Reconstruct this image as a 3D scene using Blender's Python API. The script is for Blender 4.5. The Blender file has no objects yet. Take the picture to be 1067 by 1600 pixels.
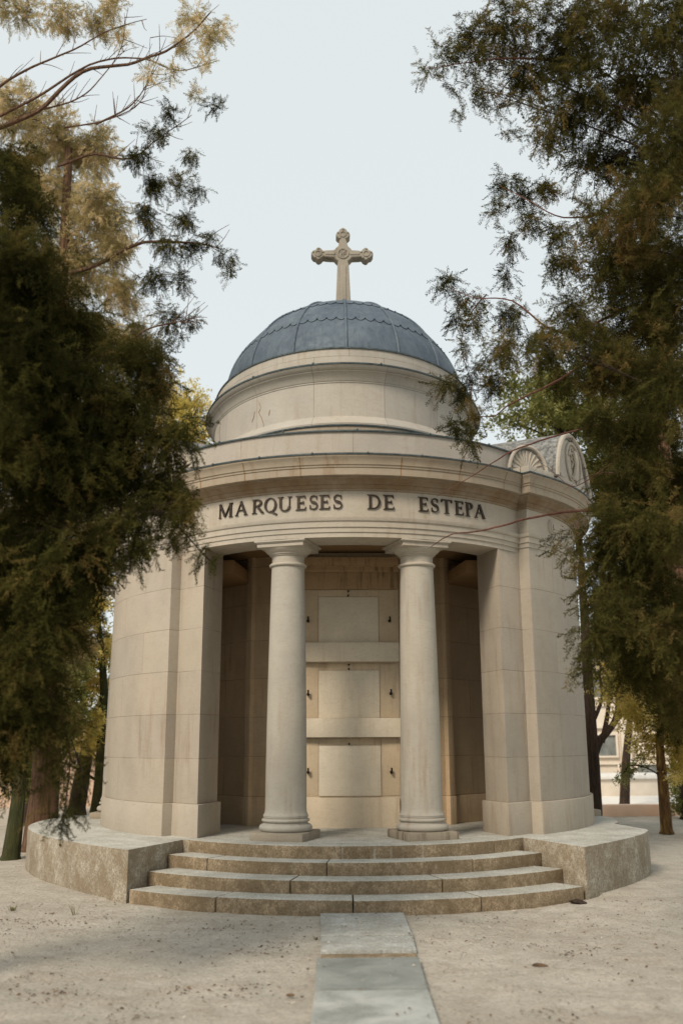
import bpy, bmesh, math, random
import numpy as np
from mathutils import Vector, Matrix, noise
random.seed(7); RNG = np.random.default_rng(11)
R = math.radians
sc = bpy.context.scene
COL = sc.collection

# ------------------------------------------------------------------ camera
cam_d = bpy.data.cameras.new("camera"); cam = bpy.data.objects.new("camera", cam_d); COL.objects.link(cam)
CP = Vector((-0.3974, -15.1919, 1.65)); PITCH, ROLL, YAW = R(13.489), R(-0.219), R(1.240)
fw = Vector((math.sin(YAW)*math.cos(PITCH), math.cos(YAW)*math.cos(PITCH), math.sin(PITCH)))
rt0 = Vector((math.cos(YAW), -math.sin(YAW), 0)); up0 = rt0.cross(fw)
rt = rt0*math.cos(ROLL) + up0*math.sin(ROLL); up = up0*math.cos(ROLL) - rt0*math.sin(ROLL)
M = Matrix((rt, up, -fw)).transposed().to_4x4(); M.translation = CP
cam.matrix_world = M
cam_d.sensor_fit = 'VERTICAL'; cam_d.sensor_height = 36.0; cam_d.sensor_width = 24.0
cam_d.lens = 36.0*1500/1600
cam_d.clip_start = 0.1; cam_d.clip_end = 2000
cam_d.dof.use_dof = True; cam_d.dof.focus_distance = 12.0; cam_d.dof.aperture_fstop = 1.1
sc.camera = cam
FPX = 1500.0
def at(x, y, Y):                       # a pixel of the photograph at depth plane Y -> world point
    d = fw + rt*((x-533.5)/FPX) - up*((y-800)/FPX)
    return CP + d*((Y-CP.y)/d.y)

# ------------------------------------------------------------------ light
SUN_AZ, SUN_EL = R(213), R(40)         # compass-like: direction TO the sun = (sin az, cos az)
w = bpy.data.worlds.new("World"); sc.world = w; w.use_nodes = True
nt = w.node_tree; nt.nodes.clear()
o = nt.nodes.new('ShaderNodeOutputWorld'); bg = nt.nodes.new('ShaderNodeBackground')
sky = nt.nodes.new('ShaderNodeTexSky'); sky.sky_type = 'NISHITA'; sky.sun_disc = False
sky.sun_elevation = SUN_EL; sky.sun_rotation = SUN_AZ
sky.air_density = 1.0; sky.dust_density = 4.0; sky.ozone_density = 1.0
mixc = nt.nodes.new('ShaderNodeMix'); mixc.data_type = 'RGBA'; mixc.inputs[0].default_value = 0.82
mixc.inputs[7].default_value = (6.05, 6.4, 6.3, 1)
nt.links.new(sky.outputs[0], mixc.inputs[6]); nt.links.new(mixc.outputs[2], bg.inputs[0])
bg.inputs[1].default_value = 0.12
nt.links.new(bg.outputs[0], o.inputs[0])
sd = bpy.data.lights.new("sun", 'SUN'); sd.energy = 2.5; sd.angle = R(15); sd.color = (1.0, 0.875, 0.725)
so = bpy.data.objects.new("sun", sd); COL.objects.link(so)
sdir = Vector((math.sin(SUN_AZ)*math.cos(SUN_EL), math.cos(SUN_AZ)*math.cos(SUN_EL), math.sin(SUN_EL)))
so.rotation_euler = sdir.to_track_quat('Z', 'Y').to_euler(); so.location = (-10, -20, 20)
sc.view_settings.view_transform = 'Standard'; sc.view_settings.look = 'None'
sc.view_settings.exposure = 0.3; sc.view_settings.gamma = 1.0
sc.cycles.max_bounces = 8; sc.cycles.diffuse_bounces = 5; sc.cycles.transparent_max_bounces = 4

# ------------------------------------------------------------------ materials
class NT:
    def __init__(s, name):
        s.m = bpy.data.materials.new(name); s.m.use_nodes = True; s.t = s.m.node_tree
        s.b = s.t.nodes['Principled BSDF']; s.out = s.t.nodes['Material Output']
        s.tc = s.t.nodes.new('ShaderNodeTexCoord').outputs['Object']
    def n(s, typ, **kw):
        nd = s.t.nodes.new(typ)
        for k, v in kw.items(): setattr(nd, k, v)
        return nd
    def L(s, a, b): s.t.links.new(a, b)
    def noise(s, scale, detail=4, rough=.55, vec=None, stretch=None, dist=0):
        v = vec or s.tc
        if stretch:
            mp = s.n('ShaderNodeMapping'); mp.inputs['Scale'].default_value = stretch; s.L(v, mp.inputs[0]); v = mp.outputs[0]
        nd = s.n('ShaderNodeTexNoise'); nd.inputs['Scale'].default_value = scale; nd.inputs['Detail'].default_value = detail
        nd.inputs['Roughness'].default_value = rough; nd.inputs['Distortion'].default_value = dist
        s.L(v, nd.inputs['Vector']); return nd.outputs['Fac']
    def ramp(s, f, stops):
        nd = s.n('ShaderNodeValToRGB'); cr = nd.color_ramp
        while len(cr.elements) < len(stops): cr.elements.new(.5)
        for e, (p, c) in zip(cr.elements, stops):
            e.position = p; e.color = (*c, 1) if len(c) == 3 else c
        s.L(f, nd.inputs[0]); return nd.outputs[0]
    def mix(s, f, a, b, mode='MIX'):
        nd = s.n('ShaderNodeMix'); nd.data_type = 'RGBA'; nd.blend_type = mode
        for sock, v in ((nd.inputs[0], f), (nd.inputs[6], a), (nd.inputs[7], b)):
            if isinstance(v, (int, float)): sock.default_value = v
            elif isinstance(v, tuple): sock.default_value = (*v, 1)
            else: s.L(v, sock)
        return nd.outputs[2]
    def math(s, op, a, b=None):
        nd = s.n('ShaderNodeMath', operation=op)
        for i, v in enumerate((a, b)):
            if v is None: continue
            if isinstance(v, (int, float)): nd.inputs[i].default_value = v
            else: s.L(v, nd.inputs[i])
        return nd.outputs[0]
    def bump(s, h, strength, dist, prev=None):
        nd = s.n('ShaderNodeBump'); nd.inputs['Strength'].default_value = strength; nd.inputs['Distance'].default_value = dist
        s.L(h, nd.inputs['Height'])
        if prev: s.L(prev, nd.inputs['Normal'])
        return nd.outputs[0]
    def done(s, col=None, rough=.8, normal=None, metal=0):
        if col is not None:
            if isinstance(col, tuple): s.b.inputs['Base Color'].default_value = (*col, 1)
            else: s.L(col, s.b.inputs['Base Color'])
        if isinstance(rough, (int, float)): s.b.inputs['Roughness'].default_value = rough
        else: s.L(rough, s.b.inputs['Roughness'])
        s.b.inputs['Metallic'].default_value = metal
        s.b.inputs['Specular IOR Level'].default_value = .3
        if normal: s.L(normal, s.b.inputs['Normal'])
        return s.m

def limestone(name, base, joints=None, radius=3.6, stain=.5, dark=(.23, .15, .085)):
    """cream ashlar: mottling, veins, vertical rain streaks, optional coursing (course height, block width, z0)"""
    s = NT(name)
    b = base = tuple(c*k for c, k in zip(base, (.69, .72, .765))); lo = tuple(c*.80 for c in b); hi = tuple(min(1, c*1.12) for c in b)
    c = s.ramp(s.noise(1.7, 6, .6), [(.3, lo), (.5, b), (.72, hi)])
    g = s.ramp(s.noise(.7, 3, .5), [(.35, (b[0]*.9, b[1]*.93, b[2]*.95)), (.65, (b[0]*1.02, b[1]*.98, b[2]*.92))])
    c = s.mix(.45, c, g)
    fine = s.noise(60, 5, .7)
    c = s.mix(s.ramp(fine, [(.35, (.0,)*3), (.7, (.16,)*3)]), c, lo)
    vein = s.noise(3.2, 8, .65, stretch=(1, 1, 2.6), dist=1.8)
    c = s.mix(s.ramp(vein, [(.485, (0,)*3), (.5, (.28,)*3), (.515, (0,)*3)]), c, dark)
    streak = s.noise(4.5, 6, .65, stretch=(2.2, 2.2, .22))
    patch = s.noise(.8, 3, .5)
    sf = s.math('MULTIPLY', s.ramp(streak, [(.5, (0,)*3), (.72, (1,)*3)]), s.ramp(patch, [(.42, (0,)*3), (.62, (1,)*3)]))
    c = s.mix(s.math('MULTIPLY', sf, stain), c, dark)
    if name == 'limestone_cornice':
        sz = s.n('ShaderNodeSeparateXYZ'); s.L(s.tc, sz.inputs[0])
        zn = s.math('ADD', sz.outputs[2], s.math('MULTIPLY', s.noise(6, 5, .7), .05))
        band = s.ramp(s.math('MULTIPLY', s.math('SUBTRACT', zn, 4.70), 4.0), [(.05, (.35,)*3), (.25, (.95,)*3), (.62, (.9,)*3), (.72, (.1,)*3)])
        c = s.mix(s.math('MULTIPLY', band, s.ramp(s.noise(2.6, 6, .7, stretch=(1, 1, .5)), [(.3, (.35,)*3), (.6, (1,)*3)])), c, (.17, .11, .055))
    pit = s.ramp(s.noise(140, 3, .6), [(.24, (0,)*3), (.32, (1,)*3)])
    nrm = s.bump(s.noise(9, 6, .6), .35, .01)
    nrm = s.bump(fine, .35, .003, nrm); nrm = s.bump(pit, .25, .002, nrm)
    if joints:
        ch, bw, z0 = joints
        sx = s.n('ShaderNodeSeparateXYZ'); s.L(s.tc, sx.inputs[0])
        an = s.math('MULTIPLY', s.math('ARCTAN2', sx.outputs[0], s.math('MULTIPLY', sx.outputs[1], -1)), radius)
        cb = s.n('ShaderNodeCombineXYZ'); s.L(an, cb.inputs[0]); s.L(s.math('SUBTRACT', sx.outputs[2], z0), cb.inputs[1])
        br = s.n('ShaderNodeTexBrick'); s.L(cb.outputs[0], br.inputs['Vector'])
        br.inputs['Scale'].default_value = 1; br.inputs['Brick Width'].default_value = bw; br.inputs['Row Height'].default_value = ch
        br.inputs['Mortar Size'].default_value = .0045; br.inputs['Mortar Smooth'].default_value = .3; br.inputs['Bias'].default_value = -.2
        br.inputs['Color1'].default_value = (.86, .86, .88, 1); br.inputs['Color2'].default_value = (1.06, 1.04, 1.0, 1)
        br.inputs['Mortar'].default_value = (1, 1, 1, 1)
        c = s.mix(.55, c, s.mix(1.0, c, br.outputs['Color'], 'MULTIPLY'))
        brk = s.ramp(s.noise(2.3, 4, .6), [(.36, (.3,)*3), (.55, (1,)*3)])
        c = s.mix(s.math('MULTIPLY', s.math('MULTIPLY', br.outputs['Fac'], brk), .62), c, (.15, .11, .07))
        nrm = s.bump(s.math('SUBTRACT', 1, br.outputs['Fac']), .5, .004, nrm)
    return s.done(c, .85, nrm)

STONE = (.55, .468, .362)
m_wall = limestone('limestone_wall', STONE, (.54, 1.27, .92-.54*5))
m_plinth = limestone('limestone_plinth', (.55, .465, .355), None, stain=.6)
m_trim = limestone('limestone_trim', (.60, .52, .41), None, stain=.5)
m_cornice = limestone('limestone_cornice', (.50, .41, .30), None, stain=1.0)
m_attic = limestone('limestone_attic', (.56, .495, .41), (3.0, 1.22, -10.3), 3.0, stain=.4)
m_drum = limestone('limestone_drum', (.57, .51, .42), (3.2, .88, -9), 2.1, stain=.5)
m_col = limestone('limestone_column', (.57, .505, .405), None, stain=.55)
m_worn = limestone('limestone_worn', (.44, .36, .26), None, stain=1.2, dark=(.12, .085, .05))
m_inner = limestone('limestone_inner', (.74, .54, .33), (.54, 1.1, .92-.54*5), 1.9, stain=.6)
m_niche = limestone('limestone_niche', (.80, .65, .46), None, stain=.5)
m_panel = limestone('marble_panel', (.86, .735, .55), None, stain=.25)
m_rough = limestone('limestone_rough', (.50, .33, .17), None, stain=1.3, dark=(.10, .06, .03))
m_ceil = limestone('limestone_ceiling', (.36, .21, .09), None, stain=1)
m_cross = limestone('limestone_cross', (.42, .36, .275), None, stain=1.2, dark=(.12, .10, .07))

def granite(name, base, moss, moss_amt, speck=.5):
    s = NT(name)
    c = s.ramp(s.noise(48, 4, .85), [(.36, tuple(v*.38 for v in base)), (.5, base), (.63, tuple(min(1, v*1.5) for v in base))])
    c = s.mix(1-speck, c, base)
    c2 = s.ramp(s.noise(2.1, 5, .6), [(.3, (.78,)*3), (.7, (1.12,)*3)])
    c = s.mix(1.0, c, c2, 'MULTIPLY')
    f = s.ramp(s.math('ADD', s.math('MULTIPLY', s.noise(3.5, 7, .7), .6), s.math('MULTIPLY', s.noise(17, 5, .75, stretch=(1, 1, .8)), .4)),
               [(.5-.16*moss_amt, (0,)*3), (.62-.1*moss_amt, (moss_amt,)*3)])
    c = s.mix(f, c, moss)
    n = s.bump(s.noise(70, 4, .7), .6, .006); n = s.bump(s.noise(6, 5, .6), .5, .02, n)
    return s.done(c, .9, n)
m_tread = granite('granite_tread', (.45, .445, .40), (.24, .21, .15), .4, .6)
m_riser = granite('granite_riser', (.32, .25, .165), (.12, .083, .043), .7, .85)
m_podium = granite('granite_podium', (.38, .345, .275), (.17, .12, .065), .7, .85)
m_slab = granite('granite_slab', (.38, .39, .365), (.20, .18, .14), .55, .55)

s = NT('smooth_slab')
c = s.ramp(s.noise(2.2, 5, .6, dist=.6), [(.36, (.20, .215, .20)), (.6, (.40, .415, .39))])
c = s.mix(s.ramp(s.noise(50, 4, .7), [(.4, (0,)*3), (.75, (.35,)*3)]), c, (.48, .45, .40))
m_slab2 = s.done(c, .7, s.bump(s.noise(40, 4, .6), .25, .004))

s = NT('smooth_slab_dark')
c = s.ramp(s.noise(2.6, 5, .6, dist=.6), [(.32, (.145, .16, .15)), (.62, (.245, .26, .245))])
c = s.mix(s.ramp(s.noise(50, 4, .7), [(.4, (0,)*3), (.75, (.35,)*3)]), c, (.30, .28, .24))
m_slab3 = s.done(c, .7, s.bump(s.noise(40, 4, .6), .25, .004))
s = NT('lead_roof')
c = s.ramp(s.noise(1.6, 6, .6), [(.3, (.056, .078, .104)), (.7, (.115, .145, .175))])
c = s.mix(s.ramp(s.noise(5, 6, .7, stretch=(1.5, 1.5, .35)), [(.5, (0,)*3), (.75, (.5,)*3)]), c, (.17, .20, .215))
c = s.mix(s.ramp(s.noise(7, 7, .7, stretch=(2.5, 2.5, .3)), [(.52, (0,)*3), (.66, (.55,)*3)]), c, (.045, .06, .075))
m_lead = s.done(c, s.ramp(s.noise(12, 3, .5), [(.3, (.55,)*3), (.7, (.8,)*3)]), s.bump(s.noise(3.5, 4, .5), .5, .03), .2)
s = NT('lead_flashing'); m_flash = s.done(s.ramp(s.noise(14, 5, .6), [(.3, (.035, .05, .055)), (.7, (.11, .135, .14))]), .55, None, .3)
s = NT('vault_lead')
c = s.ramp(s.noise(16, 6, .75), [(.35, (.06, .06, .06)), (.5, (.17, .17, .16)), (.7, (.34, .34, .32))]); m_vault = s.done(c, .85, s.bump(s.noise(30, 5, .7), .7, .012))
s = NT('bronze_letter'); m_bronze = s.done(s.ramp(s.noise(40, 4, .6), [(.3, (.03, .022, .016)), (.7, (.065, .05, .038))]), .5, None, .6)
s = NT('iron'); m_iron = s.done((.02, .016, .013), .6, None, .5)
s = NT('bark_brown')
c = s.ramp(s.noise(9, 7, .7, stretch=(3, 3, .35)), [(.32, (.05, .028, .016)), (.6, (.17, .095, .055))])
m_bark = s.done(c, .95, s.bump(s.noise(9, 7, .7, stretch=(3, 3, .3)), 1.0, .06))
s = NT('bark_dark')
c = s.ramp(s.noise(12, 6, .7, stretch=(3, 3, .4)), [(.35, (.02, .013, .009)), (.65, (.07, .045, .03))])
m_barkd = s.done(c, .95, s.bump(s.noise(12, 6, .7, stretch=(3, 3, .4)), .9, .03))
s = NT('bark_sunlit_ochre')
c = s.ramp(s.noise(5, 6, .7, stretch=(2, 2, .6)), [(.38, (.06, .03, .012)), (.55, (.16, .09, .03)), (.68, (.36, .24, .05))])  # brown bark; the ochre tones stand for yellow sunlight on the trunk
m_barko = s.done(c, .95, s.bump(s.noise(12, 6, .7, stretch=(3, 3, .4)), .9, .03))
s = NT('bark_moss')
c = s.ramp(s.noise(5, 6, .7, stretch=(2, 2, .5)), [(.35, (.02, .024, .008)), (.55, (.05, .05, .016)), (.7, (.10, .055, .028))])
m_barkm = s.done(c, .95, s.bump(s.noise(12, 6, .7, stretch=(3, 3, .4)), .9, .03))
s = NT('twig_red'); m_twig = s.done(s.ramp(s.noise(30, 4, .6), [(.3, (.06, .022, .016)), (.7, (.15, .065, .045))]), .8)

def foliage(name, stops, trans, scale=1.6, tr=.35):
    s = NT(name)
    at_ = s.n('ShaderNodeAttribute'); at_.attribute_name = 'tint'
    f = s.math('ADD', s.math('MULTIPLY', s.noise(scale, 3, .6), .55), s.math('MULTIPLY', at_.outputs['Fac'], .45))
    c = s.ramp(f, stops)
    s.done(c, 1.0); s.b.inputs['Specular IOR Level'].default_value = .05
    t = s.n('ShaderNodeBsdfTranslucent'); t.inputs['Color'].default_value = (*trans, 1)
    mx = s.n('ShaderNodeMixShader'); mx.inputs[0].default_value = tr
    s.L(s.b.outputs[0], mx.inputs[1]); s.L(t.outputs[0], mx.inputs[2]); s.L(mx.outputs[0], s.out.inputs[0])
    return s.m
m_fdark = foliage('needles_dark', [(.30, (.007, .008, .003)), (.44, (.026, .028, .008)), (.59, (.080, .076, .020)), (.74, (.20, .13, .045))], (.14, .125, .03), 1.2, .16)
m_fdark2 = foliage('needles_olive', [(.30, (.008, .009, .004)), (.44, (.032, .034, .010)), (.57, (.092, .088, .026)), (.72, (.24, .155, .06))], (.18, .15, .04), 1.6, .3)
m_fsunlit = foliage('needles_sunlit_tone', [(.34, (.022, .026, .008)), (.44, (.10, .098, .030)), (.54, (.40, .33, .15)), (.68, (.88, .72, .50))], (.66, .54, .27), 2.4, .42)  # needles lit by sun: the golden light is put into their colour
m_fsungold = foliage('leaves_sunlit_tone', [(.26, (.09, .085, .02)), (.45, (.40, .33, .09)), (.62, (.80, .66, .28))], (.75, .6, .16), 2.0, .4)  # gold of sunlit leaves is painted into the leaf and translucent colours
m_folive = foliage('leaves_olive', [(.3, (.035, .044, .014)), (.5, (.15, .155, .05)), (.7, (.40, .38, .16))], (.34, .34, .10), 2.2, .4)

s = NT('sand')
big = s.noise(.55, 6, .6); mid = s.noise(3.0, 7, .65); fine = s.noise(38, 6, .75); grain = s.noise(160, 3, .7)
c = s.ramp(big, [(.3, (.425, .385, .32)), (.7, (.57, .525, .445))])
c = s.mix(s.ramp(mid, [(.42, (0,)*3), (.68, (.6,)*3)]), c, (.31, .265, .205))
c = s.mix(s.ramp(fine, [(.48, (0,)*3), (.66, (.7,)*3)]), c, (.25, .21, .16))
c = s.mix(s.ramp(grain, [(.58, (0,)*3), (.7, (.5,)*3)]), c, (.62, .55, .46))
n = s.bump(mid, .9, .07); n = s.bump(s.noise(13, 5, .6), .8, .03, n); n = s.bump(fine, .9, .016, n); n = s.bump(grain, .6, .005, n)
m_sand = s.done(c, .95, n)
s = NT('sunlit_ground_tone'); m_sunground = s.done(s.ramp(s.noise(3, 4), [(.3, (.66, .62, .56)), (.7, (.78, .74, .68))]), .9)  # brightness of sunlit ground put into a pale colour
s = NT('leaf_litter'); m_litter = s.done(s.ramp(s.noise(7, 3), [(.35, (.05, .03, .018)), (.55, (.13, .08, .045)), (.75, (.26, .17, .10))]), .9)
s = NT('pebble'); m_pebble = s.done(s.ramp(s.noise(9, 3), [(.3, (.20, .17, .14)), (.7, (.55, .49, .42))]), .9)
s = NT('grass_blade'); m_grass = s.done(s.ramp(s.noise(9, 3), [(.3, (.10, .10, .04)), (.7, (.22, .19, .09))]), .8)
s = NT('rose_render'); m_rose = s.done(s.ramp(s.noise(2, 5), [(.3, (.58, .40, .29)), (.7, (.70, .52, .40))]), .9)
s = NT('pale_render'); m_pale = s.done(s.ramp(s.noise(1.5, 5), [(.3, (.56, .49, .40)), (.7, (.70, .63, .54))]), .9)
s = NT('niche_slate'); m_slate = s.done(s.ramp(s.noise(3, 3), [(.3, (.10, .11, .105)), (.7, (.22, .23, .215))]), .5)
s = NT('white_marble'); m_white = s.done(s.ramp(s.noise(4, 5), [(.3, (.60, .59, .56)), (.7, (.78, .76, .72))]), .6)

# ------------------------------------------------------------------ helpers
def tag(ob, label=None, cat=None, group=None, kind=None):
    if label: ob['label'] = label
    if cat: ob['category'] = cat
    if group: ob['group'] = group
    if kind: ob['kind'] = kind
    return ob
def empty(name, loc, label=None, cat=None, group=None):
    ob = bpy.data.objects.new(name, None); COL.objects.link(ob); ob.location = loc; ob.empty_display_size = .2
    return tag(ob, label, cat, group)
def link(name, me, mats, parent=None, smooth=35, loc=None):
    for m in (mats if isinstance(mats, (list, tuple)) else [mats]): me.materials.append(m)
    if smooth:
        me.shade_smooth(); me.set_sharp_from_angle(angle=R(smooth))
    ob = bpy.data.objects.new(name, me); COL.objects.link(ob)
    if loc is not None: ob.location = loc
    if parent:
        ob.parent = parent
        p = parent; off = Vector((0, 0, 0))
        while p: off += Vector(p.location); p = p.parent
        if loc is None: ob.location = -off          # mesh data is written in world coordinates
    return ob
def from_bm(name, bm, mats, parent=None, smooth=35):
    bmesh.ops.recalc_face_normals(bm, faces=bm.faces)
    me = bpy.data.meshes.new(name); bm.to_mesh(me); bm.free()
    return link(name, me, mats, parent, smooth)
def poly(bm, pts, z0, z1, mat=0, bevel=0):
    """extruded plan polygon"""
    b = bmesh.new()
    lo = [b.verts.new((x, y, z0)) for x, y in pts]; hi = [b.verts.new((x, y, z1)) for x, y in pts]
    b.faces.new(lo[::-1]); b.faces.new(hi); n = len(pts)
    for i in range(n): b.faces.new((lo[i], lo[(i+1) % n], hi[(i+1) % n], hi[i]))
    bmesh.ops.recalc_face_normals(b, faces=b.faces)
    if bevel:
        b.edges.ensure_lookup_table()
        es = [e for e in b.edges if e.calc_face_angle(0) > R(25)]
        bmesh.ops.bevel(b, geom=es, offset=bevel, segments=2, profile=.6, affect='EDGES')
    for f in b.faces: f.material_index = mat
    me = bpy.data.meshes.new('t'); b.to_mesh(me); b.free(); bm.from_mesh(me); bpy.data.meshes.remove(me)
def box(bm, c, s, rz=0, mat=0, bevel=0, mtx=None):
    b = bmesh.new(); bmesh.ops.create_cube(b, size=1)
    for v in b.verts: v.co = Vector((v.co.x*s[0], v.co.y*s[1], v.co.z*s[2]))
    if bevel: bmesh.ops.bevel(b, geom=b.edges[:], offset=bevel, segments=2, profile=.6, affect='EDGES')
    m = mtx if mtx else Matrix.Translation(c) @ Matrix.Rotation(rz, 4, 'Z')
    b.transform(m)
    for f in b.faces: f.material_index = mat
    me = bpy.data.meshes.new('t'); b.to_mesh(me); b.free(); bm.from_mesh(me); bpy.data.meshes.remove(me)
def lathe(bm, prof, c=(0, 0), seg=64, mat=0, close=True):
    rings = []
    for r, z in prof:
        rings.append([bm.verts.new((c[0]+r*math.sin(2*math.pi*i/seg), c[1]-r*math.cos(2*math.pi*i/seg), z)) for i in range(seg)] if r > 1e-5 else [bm.verts.new((c[0], c[1], z))])
    for a, b in zip(rings, rings[1:]):
        for i in range(seg):
            j = (i+1) % seg
            if len(a) == 1: f = bm.faces.new((a[0], b[j], b[i]))
            elif len(b) == 1: f = bm.faces.new((a[i], a[j], b[0]))
            else: f = bm.faces.new((a[i], a[j], b[j], b[i]))
            f.material_index = mat
def arc(r, a0, a1, n, c=(0, 0)):
    return [(c[0]+r*math.sin(R(a0+(a1-a0)*i/n)), c[1]-r*math.cos(R(a0+(a1-a0)*i/n))) for i in range(n+1)]
def offset_path(pts, d, closed=True):
    n = len(pts); out = []
    for i in range(n):
        p = Vector(pts[i]); a = Vector(pts[(i-1) % n]); b = Vector(pts[(i+1) % n])
        t1 = (p-a).normalized(); t2 = (b-p).normalized()
        if not closed and i == 0: t1 = t2
        if not closed and i == n-1: t2 = t1
        n1 = Vector((t1.y, -t1.x)); n2 = Vector((t2.y, -t2.x)); m = n1+n2; m = m/max(m.length_squared, .3)*2
        out.append(p + m*d)
    return out
def sweep(bm, pts, prof, closed=True, mat=0):
    """moulding profile [(outward offset, z)] run along a plan path (path goes counter-clockwise: outside on its right)"""
    rings = [[bm.verts.new((p.x, p.y, z)) for p in offset_path(pts, d, closed)] for d, z in prof]
    n = len(pts)
    for a, b in zip(rings, rings[1:]):
        for i in range(n if closed else n-1):
            j = (i+1) % n
            f = bm.faces.new((a[i], a[j], b[j], b[i])); f.material_index = mat
    return rings
def tube(bm, pts, radii, seg=10, mat=0, wob=0):
    pts = [Vector(p) for p in pts]; rings = []
    for i, p in enumerate(pts):
        t = (pts[min(i+1, len(pts)-1)] - pts[max(i-1, 0)]).normalized()
        u = t.cross(Vector((.13, .97, .2))).normalized(); v = t.cross(u)
        rr = radii[i] if not isinstance(radii, (int, float)) else radii
        ring = []
        for k in range(seg):
            a = 2*math.pi*k/seg; q = rr*(1+wob*noise.noise(Vector((p.x*2+k*1.7, p.z*.8, k*.9))))
            ring.append(bm.verts.new(p + (u*math.cos(a)+v*math.sin(a))*q))
        rings.append(ring)
    for a, b in zip(rings, rings[1:]):
        for k in range(seg):
            f = bm.faces.new((a[k], a[(k+1) % seg], b[(k+1) % seg], b[k])); f.material_index = mat
    for r_ in (rings[0][::-1], rings[-1]):
        f = bm.faces.new(r_); f.material_index = mat
def smooth_path(pts, n=5):
    out = []; P = [Vector(p) for p in pts]
    for i in range(len(P)-1):
        a = P[max(i-1, 0)]; b = P[i]; c = P[i+1]; d = P[min(i+2, len(P)-1)]
        for k in range(n):
            t = k/n
            out.append(.5*((2*b)+(-a+c)*t+(2*a-5*b+4*c-d)*t*t+(-a+3*b-3*c+d)*t**3))
    out.append(P[-1]); return out

# ------------------------------------------------------------------ ground
bm = bmesh.new()
xs = sorted(set([-400, -150, -60, -30, -18, -12] + [round(-8+.055*i, 3) for i in range(292)] + [9, 12, 18, 30, 60, 150, 400]))
ys = sorted(set([-60, -30, -20, -17] + [round(-15+.055*i, 3) for i in range(215)] + [round(-3.1+.12*i, 3) for i in range(46)] + [2.5, 4, 6, 9, 13, 20, 35, 60, 150, 600]))
DENTS = {}
for _ in range(420):
    dx_, dy_ = random.uniform(-6, 6), random.uniform(-13, -4.6)
    DENTS.setdefault((math.floor(dx_), math.floor(dy_)), []).append((dx_, dy_, random.uniform(0, 3.14), random.uniform(.05, .13), random.uniform(.03, .06), random.uniform(.006, .02)*random.choice((1, 1, -.6))))
def dent(x, y):
    v = 0
    for i in (-1, 0, 1):
        for j in (-1, 0, 1):
            for (a, b, t, l, w_, h) in DENTS.get((math.floor(x)+i, math.floor(y)+j), ()):
                u = (x-a)*math.cos(t)+(y-b)*math.sin(t); q = -(x-a)*math.sin(t)+(y-b)*math.cos(t); e_ = (u/l)**2+(q/w_)**2
                if e_ < 9: v += -h*math.exp(-e_)+h*.35*math.exp(-(math.sqrt(e_)-1.6)**2*4)
    return v
def gz(x, y):
    if max(abs(x), abs(y)) > 40: return 0
    v = .05*noise.noise(Vector((x*.35, y*.35, 1))) + .028*noise.noise(Vector((x*1.6, y*1.6, 4))) + .012*noise.noise(Vector((x*5, y*5, 9)))
    r = math.hypot(x, y)
    k = max(0, min(1, (r-4.4)/1.4))
    if abs(x-.0) < .8 and y < -4.5: k *= max(.0, (abs(x)-.4)/.4)
    if r < 4.2: return -.05
    return (v+dent(x, y))*k - .012 + (.03 if r < 5.4 and y > -4.0 else 0)*(1-k)
G = [[bm.verts.new((x, y, gz(x, y))) for x in xs] for y in ys]
for j in range(len(ys)-1):
    for i in range(len(xs)-1): bm.faces.new((G[j][i], G[j][i+1], G[j+1][i+1], G[j+1][i]))
tag(from_bm('ground', bm, m_sand, None, 180), 'pale sandy ground strewn with grit and dry leaves', 'ground', kind='structure')
bm = bmesh.new(); poly(bm, [(5, 9.5), (60, 9.5), (60, 17.5), (7, 17.5)], -.03, .05)  # pale sheet standing in for a sunlit stretch of ground
tag(from_bm('sunlit_ground', bm, m_sunground, None, 0), 'ground beyond the trees on the right, coloured pale as sunlit', 'sunlit_ground', kind='structure')

# ------------------------------------------------------------------ the mausoleum
PC = (0, -.68)                      # centre of the porch circle
ZF = .532; ZA = 4.111
root = empty('mausoleum', (0, 0, 0), 'round cream stone mausoleum with lead dome, porch columns and front steps', 'mausoleum')
# --- podium with cheek blocks
def smooth2(p): return [(q.x, q.y) for q in smooth_path([(x, y, 0) for x, y in p], 5)]
def podium_pts():
    pts = []
    S4 = 2.727; c = (0, -1.3)
    pts += arc(S4, -48.0, 48.0, 24, c)                      # platform edge above the last riser
    pts[0] = (-2.035, -3.13); pts[-1] = (2.035, -3.13)
    pts.append((2.47, -4.22))
    pts += [tuple(p) for p in smooth2([(2.47, -4.22), (2.86, -3.76), (3.28, -3.22), (3.62, -2.70), (3.83, -2.25)])][1:] + [(3.86, -2.1), (3.83, -1.95), (3.7, -1.2)] + arc(3.95, 76, 180, 20)
    pts += arc(4.25, 190, 255, 12) + [tuple(p) for p in smooth2([(-4.53, .3), (-4.56, -.4), (-4.45, -1.15), (-4.20, -1.85), (-3.86, -2.52), (-3.42, -3.16), (-2.95, -3.74), (-2.47, -4.22)])]
    return pts
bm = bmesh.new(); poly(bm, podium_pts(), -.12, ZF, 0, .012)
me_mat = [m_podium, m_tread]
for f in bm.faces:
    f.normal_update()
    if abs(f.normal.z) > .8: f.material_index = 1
from_bm('podium', bm, me_mat, root, 30)
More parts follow.
